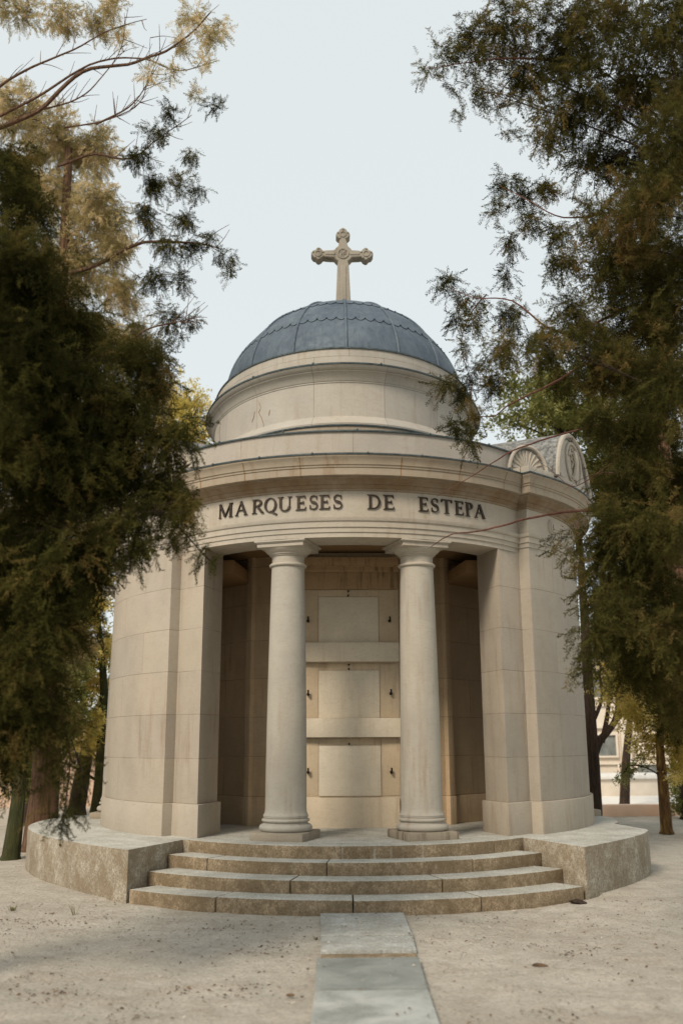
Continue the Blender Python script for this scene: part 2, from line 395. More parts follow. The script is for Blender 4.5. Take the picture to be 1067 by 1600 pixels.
# --- steps: bowed blocks with joints
def ring_block(bm, c, r0, r1, a0, a1, z0, z1, ends=None, bev=.01):
    n = max(3, int((a1-a0)/3))
    outer = arc(r1, a0, a1, n, c); inner = arc(r0, a1, a0, n, c)
    poly(bm, outer+inner, z0, z1, 0, bev)
steps = [(3.816, 2.445, [-39.7, -22.5, -1.2, 18.6, 39.7]), (3.438, 2.315, [-42.3, -12, 14.6, 42.3]), (3.054, 2.165, [-45.1, -33, -6.3, 24.5, 45.1]), (2.735, 2.03, [-47.6, -25, -3.5, 15.8, 36, 47.6])]
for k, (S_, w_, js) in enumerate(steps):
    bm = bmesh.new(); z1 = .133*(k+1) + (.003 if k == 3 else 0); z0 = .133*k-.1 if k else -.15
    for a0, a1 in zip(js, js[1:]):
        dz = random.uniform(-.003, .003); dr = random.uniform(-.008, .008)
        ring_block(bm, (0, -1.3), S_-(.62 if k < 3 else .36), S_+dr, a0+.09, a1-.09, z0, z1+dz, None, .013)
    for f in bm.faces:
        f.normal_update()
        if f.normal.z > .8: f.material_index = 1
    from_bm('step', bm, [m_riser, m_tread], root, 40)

# --- walls
def pier(sgn):
    base = [(1.905, -2.915), (2.25, -2.575), (2.36, -2.69)] + arc(3.58, 41.6, 83, 24) + arc(2.98, 83, 52, 12) + [(1.725, -2.335)]
    return [(sgn*x, y) for x, y in base]
bm = bmesh.new()
for sgn in (1, -1):
    pts = pier(sgn)
    poly(bm, pts, .91, ZA+.03, 0, .006)
rear = arc(3.58, 112, 248, 50) + arc(2.98, 248, 112, 40)
poly(bm, rear, .91, ZA+.03, 0, .006)
from_bm('wall', bm, m_wall, root, 25)
bm = bmesh.new()
for sgn in (1, -1):
    pts = pier(sgn)
    if sgn < 0: pts = pts[::-1]
    pts2 = [tuple(p) for p in offset_path(pts, .042)]
    poly(bm, pts2, ZF-.02, .918, 0, .011)
poly(bm, arc(3.625, 111.4, 248.6, 50) + arc(2.95, 248.6, 111.4, 40), ZF-.02, .918, 0, .011)
from_bm('wall_plinth', bm, m_plinth, root, 25)
# inner wall behind the porch
prof_r = [(.70, -1.60), (.70, -1.545), (1.36, -1.20), (1.405, -1.255), (1.49, -1.175), (1.475, -1.10), (2.10, -.50), (3.0, .15)]
inner = [(-x, y) for x, y in prof_r[::-1]] + prof_r + arc(2.9, 95, 265, 40)
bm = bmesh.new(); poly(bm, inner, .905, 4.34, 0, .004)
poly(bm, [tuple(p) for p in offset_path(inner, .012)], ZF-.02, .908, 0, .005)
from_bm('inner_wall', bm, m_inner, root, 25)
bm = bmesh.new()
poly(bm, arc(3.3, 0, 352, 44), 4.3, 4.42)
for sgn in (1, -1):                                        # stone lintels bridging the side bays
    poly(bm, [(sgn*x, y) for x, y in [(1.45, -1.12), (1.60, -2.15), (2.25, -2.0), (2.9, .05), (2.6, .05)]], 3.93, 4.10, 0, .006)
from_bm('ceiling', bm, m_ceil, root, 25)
# central burial wall with ledges, panels and hooks
YN = -1.655
nw = bmesh.new()
box(nw, (0, YN+.17, (.532+4.3)/2-.01), (1.385, .34, 4.3-.532), 0, 0, .004)
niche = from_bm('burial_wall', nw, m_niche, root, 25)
bm = bmesh.new(); box(bm, (0, YN-.015, .72), (1.33, .06, .405), 0, 0, .005); from_bm('base_course', bm, m_niche, niche, 25)
for z0, z1, dy in ((1.716, 1.972, .10), (2.738, 3.004, .09)):
    bm = bmesh.new(); b_ = offset_path([(.69, YN-dy), (.69, YN+.05), (-.69, YN+.05), (-.69, YN-dy)], 0)
    n_ = 12; front = [(-.69+1.38*i/n_, YN-dy-.028*(1-(2*i/n_-1)**2)) for i in range(n_+1)]
    poly(bm, front+[(.69, YN+.05), (-.69, YN+.05)], z0, z1, 0, .008); from_bm('ledge', bm, m_panel, niche, 25)
bm = bmesh.new()
box(bm, (0, YN-.02, 3.88), (1.38, .12, .24), 0, 0, .01)
sweep(bm, [(-.69, YN), (.69, YN)], [(.08, 4.0), (.10, 4.02), (.10, 4.07), (.16, 4.09), (.18, 4.14), (.18, 4.20), (0, 4.21)], closed=False)
from_bm('top_moulding', bm, m_rough, niche, 25)
m_side = limestone('limestone_frame', (.72, .56, .37), None, stain=.6)
for zb, zt, xl, xr in ((.944, 1.606, -.425, .418), (1.975, 2.622, -.428, .412), (3.007, 3.652, -.432, .408)):
    bm = bmesh.new(); box(bm, ((xl+xr)/2, YN-.008, (zb+zt)/2), (xr-xl, .03, zt-zb), 0, 0, .004); from_bm('marble_panel', bm, m_panel, niche, 25)
    bm = bmesh.new()
    for xx0, xx1, zz0, zz1 in ((-.68, xl-.006, zb, zt+.1), (xr+.006, .68, zb, zt+.1), (xl-.006, xr+.006, zt+.006, zt+.1)):
        box(bm, ((xx0+xx1)/2, YN-.002, (zz0+zz1)/2), (xx1-xx0-.004, .014+.001*xx0, zz1-zz0-.004), 0, 0, .002)
    from_bm('panel_frame', bm, m_side, niche, 25)
def hook(x, z, big=True):
    bm = bmesh.new(); y = YN-.02
    s_ = 1 if big else .62
    tube(bm, [(x, y, z-.012), (x, y-.035*s_, z-.012)], [.022*s_, .019*s_], 10)
    if big:
        tube(bm, smooth_path([(x, y-.03, z-.01), (x+.003, y-.05, z+.01), (x, y-.05, z+.045)], 4), [.012]*9, 8)
    bmesh.ops.create_icosphere(bm, subdivisions=2, radius=.021*s_, matrix=Matrix.Translation((x, y-.042*s_, z-.012)))
    from_bm('hook', bm, m_iron, niche, 60)
for x, z in ((-.572, 1.268), (.560, 1.266), (-.576, 2.31), (.568, 2.318), (-.58, 3.325), (.566, 3.325)): hook(x, z)
for x, z in ((-.012, 1.640), (-.010, 2.655), (-.010, 2.715), (-.016, 3.685), (-.012, 3.745)): hook(x, z, False)

# --- columns
def column(cx, cy, rz, name='column'):
    e = empty(name, (cx, cy, ZF)); e.parent = root
    c = (cx, cy)
    bm = bmesh.new(); mt = Matrix.Translation((cx, cy, .575)) @ Matrix.Rotation(rz, 4, 'Z'); box(bm, 0, (.66, .66, .10), 0, 0, .022, mt)
    for v in bm.verts:                                    # chipped corners
        v.co += Vector((1, 1, .6))*.013*noise.noise(v.co*9)
    from_bm('plinth', bm, m_worn, e, 40)
    def tor(r, z, h, n=7): return [(r-h/2+math.cos(R(-90+180*i/n))*h/2, z+h/2+math.sin(R(-90+180*i/n))*h/2) for i in range(n+1)]
    bm = bmesh.new()
    lathe(bm, [(.24, .62)] + tor(.318, .624, .085) + [(.272, .715), (.262, .722), (.262, .73)] + tor(.288, .733, .036, 5) + [(.262, .772), (.262, .782), (.268, .784), (.268, .802), (.20, .803)], c, 56)
    from_bm('base', bm, m_col, e, 50)
    bm = bmesh.new(); pr_ = [(.272, .803), (.262, .82), (.252, .845), (.248, .88)]
    for i in range(1, 21):
        t = i/20; pr_.append((.248-.040*t**1.7, .88+(3.80-.88)*t))
    lathe(bm, pr_, c, 56); from_bm('shaft', bm, m_col, e, 50)
    bm = bmesh.new()
    lathe(bm, [(.205, 3.80), (.214, 3.803)] + [(.214+.024*math.cos(R(-90+180*i/6)), 3.826+.022*math.sin(R(-90+180*i/6))) for i in range(7)] + [(.214, 3.85), (.206, 3.855), (.206, 3.935), (.222, 3.94), (.222, 3.952), (.238, 3.957), (.238, 3.97), (.262, 3.985), (.288, 4.01), (.30, 4.032), (.1, 4.033)], c, 56)
    def sq(h, z0_, z1_, bv): box(bm, 0, (h*2, h*2, z1_-z0_), 0, 0, bv, Matrix.Translation((cx, cy, (z0_+z1_)/2)) @ Matrix.Rotation(rz, 4, 'Z'))
    sq(.305, 4.03, 4.078, .003); sq(.322, 4.0775, 4.088, .002); sq(.335, 4.0878, 4.109, .004)
    from_bm('capital', bm, m_trim, e, 35)
    return e
for sg in (-1, 1):
    a = R(18.3)*sg; rr = 2.60
    column(PC[0]+rr*math.sin(a), PC[1]-rr*math.cos(a), a)
for sg in (-1, 1):
    a = R(97.5)*sg; column(3.58*math.sin(a), -3.58*math.cos(a), a)

# --- entablature
path = arc(2.94, -50.0, 50.0, 60, PC)
fl = arc(3.58, 41.6, 360-41.6, 150)
path = path + [(2.36, -2.69)] + fl[1:-1] + [(-2.36, -2.69)]
bm = bmesh.new()
pr1 = [(-.50, 4.40), (-.50, ZA), (0, ZA), (0, 4.168), (.014, 4.172), (.016, 4.228), (.032, 4.234), (.034, 4.300), (.05, 4.31), (.058, 4.330), (.062, 4.352), (.002, 4.358), (.0, 4.70)]
sweep(bm, path, pr1)
ent = from_bm('entablature', bm, m_trim, root, 28)
bm = bmesh.new()
pr2 = [(-.002, 4.695), (.018, 4.70), (.022, 4.722), (.036, 4.727), (.05, 4.745), (.054, 4.765), (.075, 4.772), (.09, 4.80), (.13, 4.835), (.15, 4.842), (.15, 4.851), (.225, 4.853), (.225, 4.845), (.232, 4.845), (.234, 4.935), (.246, 4.94), (.248, 4.962), (.262, 4.97), (.268, 5.0), (.285, 5.035), (.305, 5.06), (.308, 5.082)]
sweep(bm, path, pr2)
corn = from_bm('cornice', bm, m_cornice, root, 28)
bm = bmesh.new(); sweep(bm, path, [(.24, 5.08), (.322, 5.083), (.324, 5.100), (.30, 5.108), (.10, 5.16), (-.2, 5.17)])
for a in range(-48, 49, 12):                             # clip lumps along the lead edge
    p = Vector((PC[0]+3.262*math.sin(R(a+3)), PC[1]-3.262*math.cos(R(a+3)), 5.098)); bmesh.ops.create_icosphere(bm, subdivisions=1, radius=.018, matrix=Matrix.Translation(p))
from_bm('lead_flashing', bm, m_flash, corn, 28)
# open joints in the cornice
for a in (-38, -25.3, -11.9, 10.6, 25, 38.5):
    pts = []; bm = bmesh.new()
    for d, z in pr2[1:-1]:
        r_ = 2.94+d+.0025; pts.append((PC[0]+r_*math.sin(R(a)), PC[1]-r_*math.cos(R(a)), z))
    for p, q in zip(pts, pts[1:]):
        v = [Vector(p), Vector(q)]; t = Vector((math.cos(R(a)), math.sin(R(a)), 0))*(.006+.003*random.random())
        f = bm.faces.new([bm.verts.new(x) for x in (v[0]-t, v[0]+t, v[1]+t, v[1]-t)])
    from_bm('open_joint', bm, m_ceil, corn, 0)

# serif letters from thick and thin strokes
def letter(ch, ang, width, parent):
    H = .182; bm = bmesh.new(); T, N_ = .165, .065         # thick and thin stroke widths, as shares of the height
    cnt = [0]
    asp = width/H
    def P2(x, y, d):
        X = ((x-.5)*width)
        a = R(ang) + X/2.94; r_ = 2.94+d
        return (PC[0]+r_*math.sin(a), PC[1]-r_*math.cos(a), 4.466+y*H)
    def slab(quad):
        d0 = -.004; d1 = .022+.0006*cnt[0]; cnt[0] += 1
        lo = [bm.verts.new(P2(x, y, d0)) for x, y in quad]; hi = [bm.verts.new(P2(x, y, d1)) for x, y in quad]
        bm.faces.new(hi); n = len(quad)
        for i in range(n): bm.faces.new((lo[i], lo[(i+1) % n], hi[(i+1) % n], hi[i]))
    def st(x0, y0, x1, y1, w):                            # stroke; w in units of height
        dx, dy = (x1-x0)*asp, y1-y0; L = math.hypot(dx, dy); nx, ny = -dy/L*w/2/asp, dx/L*w/2
        slab([(x0-nx, y0-ny), (x1-nx, y1-ny), (x1+nx, y1+ny), (x0+nx, y0+ny)])
    def stem(x, y0, y1, w, serif=True, s=.13):
        slab([(x-w/2/asp, y0), (x+w/2/asp, y0), (x+w/2/asp, y1), (x-w/2/asp, y1)])
        if serif:
            for yy, dd in ((y0, 1), (y1, -1)):
                if 0 < yy < 1: continue
                slab([(x-(w/2+s)/asp, yy), (x+(w/2+s)/asp, yy), (x+w/2/asp, yy+dd*.055), (x-w/2/asp, yy+dd*.055)])
    def curve(cx, cy, rx, ry, a0, a1, w0=T*.95, w1=N_, n=14):
        pts = []
        for i in range(n+1):
            a = R(a0+(a1-a0)*i/n); w = w1+(w0-w1)*abs(math.cos(a))**1.3
            o_ = (cx+(rx)*math.cos(a), cy+ry*math.sin(a)); i_ = (cx+(rx-w/asp)*math.cos(a), cy+(ry-w)*math.sin(a)); pts.append((o_, i_))
        d0 = -.004; d1 = .022+.0006*cnt[0]; cnt[0] += 1
        for (o0, i0), (o1, i1) in zip(pts, pts[1:]):
            q = [o0, o1, i1, i0]; lo = [bm.verts.new(P2(x, y, d0)) for x, y in q]; hi = [bm.verts.new(P2(x, y, d1)) for x, y in q]
            bm.faces.new(hi)
            for k_ in range(4): bm.faces.new((lo[k_], lo[(k_+1) % 4], hi[(k_+1) % 4], hi[k_]))
    if ch == 'M':
        stem(.13, 0, 1, N_, True, .09); stem(.85, 0, 1, T, True, .09); st(.14, .98, .49, .06, T*.9); st(.49, .06, .84, .98, N_)
    elif ch == 'A':
        st(.5, .99, .12, .03, N_); st(.47, .99, .86, .03, T); st(.27, .36, .74, .36, N_*.9)
        slab([(-.02, 0), (.27, 0), (.15, .05), (.09, .05)]); slab([(.7, 0), (1.02, 0), (.93, .05), (.8, .05)])
    elif ch in 'RP':
        stem(.2, 0, 1, T); curve(.42, .745, .44, .255, -90, 90); slab([(.2, .93), (.44, .93), (.44, 1), (.2, 1)]); slab([(.2, .49), (.44, .49), (.44, .56), (.2, .56)])
        if ch == 'R': st(.45, .5, .88, .03, T*.9); slab([(.78, 0), (1.03, 0), (.98, .05), (.86, .05)])
    elif ch == 'Q':
        curve(.5, .5, .5, .52, 0, 360, T, N_*.8, 28); st(.5, .06, 1.02, -.2, T*.7)
    elif ch == 'U':
        stem(.17, .3, 1, T); stem(.86, .3, 1, N_); curve(.51, .32, .42, .34, 180, 360, T*.95, N_)
    elif ch == 'E':
        stem(.22, 0, 1, T); slab([(.2, 0), (.93, 0), (.98, .2), (.92, .2), (.84, .07), (.2, .07)]); slab([(.2, .93), (.84, .93), (.87, .8), (.93, .8), (.9, 1), (.2, 1)])
        slab([(.25, .485), (.72, .485), (.72, .555), (.25, .555)]); slab([(.68, .42), (.75, .42), (.75, .62), (.68, .62)])
    elif ch == 'S':
        pts = []
        for i in range(25):
            t = i/24
            if t < .5: a = R(30+ t*2*240); cx, cy, rx, ry = .5, .745, .34, .225
            else: a = R(90-(t-.5)*2*240); cx, cy, rx, ry = .5, .265, .38, .235
            pts.append((cx+rx*math.cos(a), cy+ry*math.sin(a)))
        d1 = .022+.0006*cnt[0]; L_ = len(pts)
        for i in range(L_-1):
            (x0, y0), (x1, y1) = pts[i], pts[i+1]
            def nn(j):
                a_, b_ = pts[max(j-1, 0)], pts[min(j+1, L_-1)]; dx, dy = (b_[0]-a_[0])*asp, b_[1]-a_[1]; l = math.hypot(dx, dy) or 1
                w = N_ + (T*1.05-N_)*math.exp(-((j/(L_-1)-.5)/.17)**2); return (-dy/l*w/2/asp, dx/l*w/2)
            n0, n1 = nn(i), nn(i+1)
            q = [(x0-n0[0], y0-n0[1]), (x1-n1[0], y1-n1[1]), (x1+n1[0], y1+n1[1]), (x0+n0[0], y0+n0[1])]
            lo = [bm.verts.new(P2(x, y, -.004)) for x, y in q]; hi = [bm.verts.new(P2(x, y, d1)) for x, y in q]
            bm.faces.new(hi)
            for k_ in range(4): bm.faces.new((lo[k_], lo[(k_+1) % 4], hi[(k_+1) % 4], hi[k_]))
        cnt[0] += 1
        slab([(.78, .72), (.86, .72), (.86, .97), (.80, .97)]); slab([(.10, .03), (.16, .03), (.18, .32), (.10, .32)])
    elif ch == 'D':
        stem(.17, 0, 1, T); curve(.42, .5, .56, .5, -90, 90, T, N_); slab([(.17, .93), (.43, .93), (.43, 1), (.17, 1)]); slab([(.17, 0), (.43, 0), (.43, .07), (.17, .07)])
    elif ch == 'T':
        stem(.5, 0, .97, T); slab([(.02, .92), (.98, .92), (.98, 1), (.02, 1)]); slab([(.0, .78), (.05, .78), (.1, .95), (.0, .99)]); slab([(1, .78), (.95, .78), (.9, .95), (1, .99)])
    from_bm('letter', bm, m_bronze, parent, 0)
for ch, a, wd in [('M', -33.46, .242), ('A', -28.64, .185), ('R', -23.94, .165), ('Q', -20.56, .170), ('U', -16.80, .172), ('E', -12.66, .128), ('S', -9.64, .118), ('E', -6.86, .128), ('S', -3.77, .127), ('D', 5.11, .16), ('E', 8.70, .135), ('E', 17.54, .128), ('S', 20.52, .117), ('T', 23.84, .155), ('E', 27.60, .132), ('P', 30.87, .129), ('A', 34.12, .186)]:
    letter(ch, a, wd, ent)

# roundels on the flank frieze
for sg in (-1, 1):
    a = R(51)*sg; bm = bmesh.new(); r_ = 3.585
    mt = Matrix.Translation((r_*math.sin(a), -r_*math.cos(a), 4.535)) @ Matrix.Rotation(a, 4, 'Z') @ Matrix.Rotation(R(90), 4, 'X')
    for rad_, h_, in ((.115, .035), (.085, .05), (.04, .07)):
        b2 = bmesh.new(); bmesh.ops.create_cone(b2, cap_ends=True, segments=32, radius1=rad_, radius2=rad_*.85, depth=h_, matrix=mt @ Matrix.Translation((0, 0, h_/2-.01)))
        me_ = bpy.data.meshes.new('t'); b2.to_mesh(me_); b2.free(); bm.from_mesh(me_); bpy.data.meshes.remove(me_)
    from_bm('roundel', bm, m_trim, ent, 40)

# --- attic parapet, drum, dome
bm = bmesh.new()
apath = arc(3.0, -50.5, 50.5, 60, PC) + arc(3.02, 47, 360-47, 120)[1:-1]
sweep(bm, apath, [(.02, 5.12), (.02, 5.20), (0, 5.205), (0, 5.455)])
attic = from_bm('attic', bm, m_attic, root, 28)
bm = bmesh.new(); sweep(bm, apath, [(0, 5.453), (.026, 5.452), (.028, 5.470), (-.04, 5.475), (-.5, 5.56)])
for a in (-44, -35, -17, 1, 19, 37, 46):
    bmesh.ops.create_icosphere(bm, subdivisions=1, radius=.02, matrix=Matrix.Translation((PC[0]+3.02*math.sin(R(a)), PC[1]-3.02*math.cos(R(a)), 5.475)))
from_bm('lead_flashing', bm, m_flash, attic, 28)
DC = (-.037, .45); KF, KB = 1.34, 1.12        # the drum is oval: deeper towards the porch than wide
def ov(a, r_): c_ = math.cos(a); return Vector((DC[0]+r_*math.sin(a), DC[1]-r_*c_*(KF if c_ > 0 else KB)))
def olathe(bm, prof, seg=144):
    rings = [[bm.verts.new((*ov(2*math.pi*i/seg, max(r_, .0005)), z)) for i in range(seg)] for r_, z in prof]
    for a, b in zip(rings, rings[1:]):
        for i in range(seg): bm.faces.new((a[i], a[(i+1) % seg], b[(i+1) % seg], b[i]))
bm = bmesh.new(); olathe(bm, [(2.30, 5.45), (2.30, 5.62), (2.27, 5.68)]); from_bm('roof', bm, m_vault, root, 30)
bm = bmesh.new(); poly(bm, [tuple(p) for p in offset_path(apath, -.4)], 5.40, 5.50); from_bm('flat_roof', bm, m_vault, root, 0)
bm = bmesh.new(); olathe(bm, [(2.262, 5.4), (2.262, 5.90), (2.22, 5.905)])
db = from_bm('drum_base', bm, m_worn, root, 30)
bm = bmesh.new()
olathe(bm, [(2.24, 5.925), (2.258, 5.93), (2.262, 5.952), (2.25, 5.975), (2.215, 6.02), (2.18, 6.06), (2.157, 6.09), (2.150, 6.097), (2.150, 6.592), (2.158, 6.595), (2.158, 6.612), (2.166, 6.618), (2.178, 6.645), (2.196, 6.685), (2.222, 6.718), (2.238, 6.726), (2.238, 6.742), (2.252, 6.746), (2.272, 6.762), (2.286, 6.785), (2.288, 6.80)])
drum = from_bm('drum', bm, m_drum, root, 24)
bm = bmesh.new(); olathe(bm, [(2.25, 5.90), (2.278, 5.902), (2.280, 5.918), (2.24, 5.928)]); olathe(bm, [(2.26, 6.799), (2.302, 6.801), (2.304, 6.820), (2.15, 6.86)])
for a in range(-84, 276, 24):
    q = ov(R(a), 2.30); bmesh.ops.create_icosphere(bm, subdivisions=1, radius=.02, matrix=Matrix.Translation((q.x, q.y, 6.824)))
from_bm('lead_flashing', bm, m_flash, drum, 28)
bm = bmesh.new(); olathe(bm, [(2.142, 6.8), (2.142, 7.115), (2.1, 7.12)]); from_bm('drum_band', bm, m_drum, drum, 28)
def on_drum(px, py, r_=2.153):
    d = fw + rt*((px-533.5)/FPX) - up*((py-800)/FPX); ox, oy = CP.x-DC[0], (CP.y-DC[1])/KF; dy = d.y/KF
    a = d.x**2+dy**2; b = 2*(ox*d.x+oy*dy); c_ = ox**2+oy**2-r_*r_; t = (-b-math.sqrt(b*b-4*a*c_))/(2*a); return CP+d*t
for pl in ([(403, 626), (407, 636), (405, 645), (410, 656), (412, 668), (411, 681)], [(394, 660), (397, 650), (398, 643)], [(420, 650), (422, 640)], [(344, 690), (343, 676), (344, 664)]):
    bm = bmesh.new(); pts = smooth_path([on_drum(x, y) for x, y in pl], 5); pts = [p+Vector((.008*noise.noise(p*30), 0, .006*noise.noise(p*40))) for p in pts]; n = len(pts)
    tube(bm, pts, [.0045*(.35+.65*math.sin(math.pi*(i+.5)/n)) for i in range(n)], 5); from_bm('crack', bm, m_ceil, drum, 0)
DR, DH, DZ = 2.02, 1.78, 7.125; EX = 2/1.8
bm = bmesh.new()
olathe(bm, [(2.12, 7.112), (2.156, 7.114), (2.158, 7.134), (2.0, 7.165)])
from_bm('lead_flashing', bm, m_flash, drum, 28)
bm = bmesh.new()
def dome_p(t, a, d=0):
    r_ = (DR+d)*max(0, math.cos(t))**EX; q = ov(a, r_); return Vector((q.x, q.y, DZ+(DH+d)*math.sin(t)**EX))
prof = [(DR, DZ-.02)] + [(DR*max(0, math.cos(R(90*i/36)))**EX, DZ+DH*math.sin(R(90*i/36))**EX) for i in range(1, 37)]
prof[-1] = (0, DZ+DH); olathe(bm, prof)
dome = from_bm('dome', bm, m_lead, root, 60)
bm = bmesh.new()
for k in range(16):
    a = R(22.5*k)
    pts = [dome_p(R(1+86*i/24), a, .006) for i in range(25)]
    tube(bm, pts, [.021]*25, 8)
from_bm('standing_seam', bm, m_lead, dome, 60)
bm = bmesh.new()
for T0, NS in ((24.5, 16*5), (42.5, 16*4)):
    for i in range(NS*6):
        def pt(j):
            u = j/(NS*6)*2*math.pi; ph = (j/6) % 1
            return R(T0) - R(2.0)*abs(math.sin(math.pi*ph)), u
        (t0, a0), (t1, a1) = pt(i), pt(i+1)
        vs = [dome_p(t0, a0, .001), dome_p(t1, a1, .001), dome_p(t1, a1, .010), dome_p(t0, a0, .010), dome_p(R(T0+4), a0, .004), dome_p(R(T0+4), a1, .004)]
        v = [bm.verts.new(p) for p in vs]; bm.faces.new((v[0], v[1], v[2], v[3])); bm.faces.new((v[3], v[2], v[5], v[4]))
        if i % 6 == 0: bmesh.ops.create_icosphere(bm, subdivisions=1, radius=.017, matrix=Matrix.Translation(dome_p(t0, a0, .01)))
from_bm('scalloped_edge', bm, m_lead, dome, 60)
# --- cross on the dome
cx = empty('cross', (-.015, 0, DZ+DH)); cx.parent = root
bm = bmesh.new()
def flat(bm, outline, y0, y1, bev=.012):
    b = bmesh.new(); lo = [b.verts.new((x-.015, y0, z)) for x, z in outline]; hi = [b.verts.new((x-.015, y1, z)) for x, z in outline]
    b.faces.new(lo[::-1]); b.faces.new(hi); n = len(outline)
    for i in range(n): b.faces.new((lo[i], lo[(i+1) % n], hi[(i+1) % n], hi[i]))
    bmesh.ops.recalc_face_normals(b, faces=b.faces)
    bmesh.ops.bevel(b, geom=[e for e in b.edges if e.calc_face_angle(0) > R(40)], offset=bev, segments=1, affect='EDGES')
    me_ = bpy.data.meshes.new('t'); b.to_mesh(me_); b.free(); bm.from_mesh(me_); bpy.data.meshes.remove(me_)
ZC = 9.865
def fleur(cx0, cz, dx, dz, s=1):
    """lobed end: outline points walking round the tip, in the frame of the arm direction"""
    loc = [(-.02, -.055), (.02, -.105), (.065, -.135), (.11, -.11), (.125, -.075), (.17, -.07), (.215, 0), (.17, .07), (.125, .075), (.11, .11), (.065, .135), (.02, .105), (-.02, .055)]
    px, pz = -dz, dx
    return [(cx0+dx*a*s+px*b*s, cz+dz*a*s+pz*b*s) for a, b in loc]
o_ = [(-.125, 8.72), (-.078, ZC-.19)]
ring = lambda a0, a1, r_=.165, n=5: [(r_*math.sin(R(a0+(a1-a0)*i/n)), ZC+r_*math.cos(R(a0+(a1-a0)*i/n))) for i in range(n+1)]
left = fleur(-.36, ZC, -1, 0, .92)[::-1]; top = fleur(0, ZC+.30, 0, 1, .95)[::-1]; right = fleur(.33, ZC, 1, 0, .92)[::-1]
outline = [(-.150, 8.40), (-.098, ZC-.2)] + ring(210, 245) + [(-.3, ZC-.062)] + left + [(-.3, ZC+.062)] + ring(295, 330) + [(-.062, ZC+.25)] + top + [(.062, ZC+.25)] + ring(30, 65) + [(.28, ZC+.062)] + right + [(.28, ZC-.062)] + ring(115, 150) + [(.098, ZC-.2), (.150, 8.40)]
flat(bm, outline, -.075, .13)
from_bm('cross_body', bm, m_cross, cx, 30)
bm = bmesh.new()
def tor(bm, R_, r_, c_, n=32, m=8, sy=1):
    vs = [[bm.verts.new((c_[0]+(R_+r_*math.cos(2*math.pi*j/m))*math.sin(2*math.pi*i/n), c_[1]-r_*sy*math.sin(2*math.pi*j/m), c_[2]+(R_+r_*math.cos(2*math.pi*j/m))*math.cos(2*math.pi*i/n))) for j in range(m)] for i in range(n)]
    for i in range(n):
        for j in range(m): bm.faces.new((vs[i][j], vs[(i+1) % n][j], vs[(i+1) % n][(j+1) % m], vs[i][(j+1) % m]))
tor(bm, .088, .016, (-.015, -.078, ZC)); from_bm('medallion_ring', bm, m_cross, cx, 40)
for dx, dz, s_ in ((-.43, 0, .05), (.40, 0, .05), (0, .37, .05)):
    bm = bmesh.new(); tor(bm, s_, .014, (-.015+dx, -.078, ZC+dz), 20, 6)
    for k in range(5):
        a = k*2*math.pi/5; bmesh.ops.create_icosphere(bm, subdivisions=1, radius=.022, matrix=Matrix.Translation((-.015+dx+.09*math.sin(a), -.074, ZC+dz+.09*math.cos(a))))
    from_bm('arm_rosette', bm, m_cross, cx, 40)
bm = bmesh.new()
box(bm, (-.015, -.08, ZC-.6), (.10, .02, .75), 0, 0, .006); box(bm, (-.015-.22, -.079, ZC), (.17, .016, .05), 0, 0, .005); box(bm, (-.015+.2, -.079, ZC), (.17, .016, .05), 0, 0, .005)
for i in range(9): box(bm, (-.015+random.uniform(-.04, .04), -.083, ZC+random.uniform(-.045, .045)), (.012, .02, .05), 0, 0, .003)
from_bm('carved_relief', bm, m_cross, cx, 40)

cx.location = (-.015, .45, 9.137); cx.scale = (1.03, 1.03, 1.03)
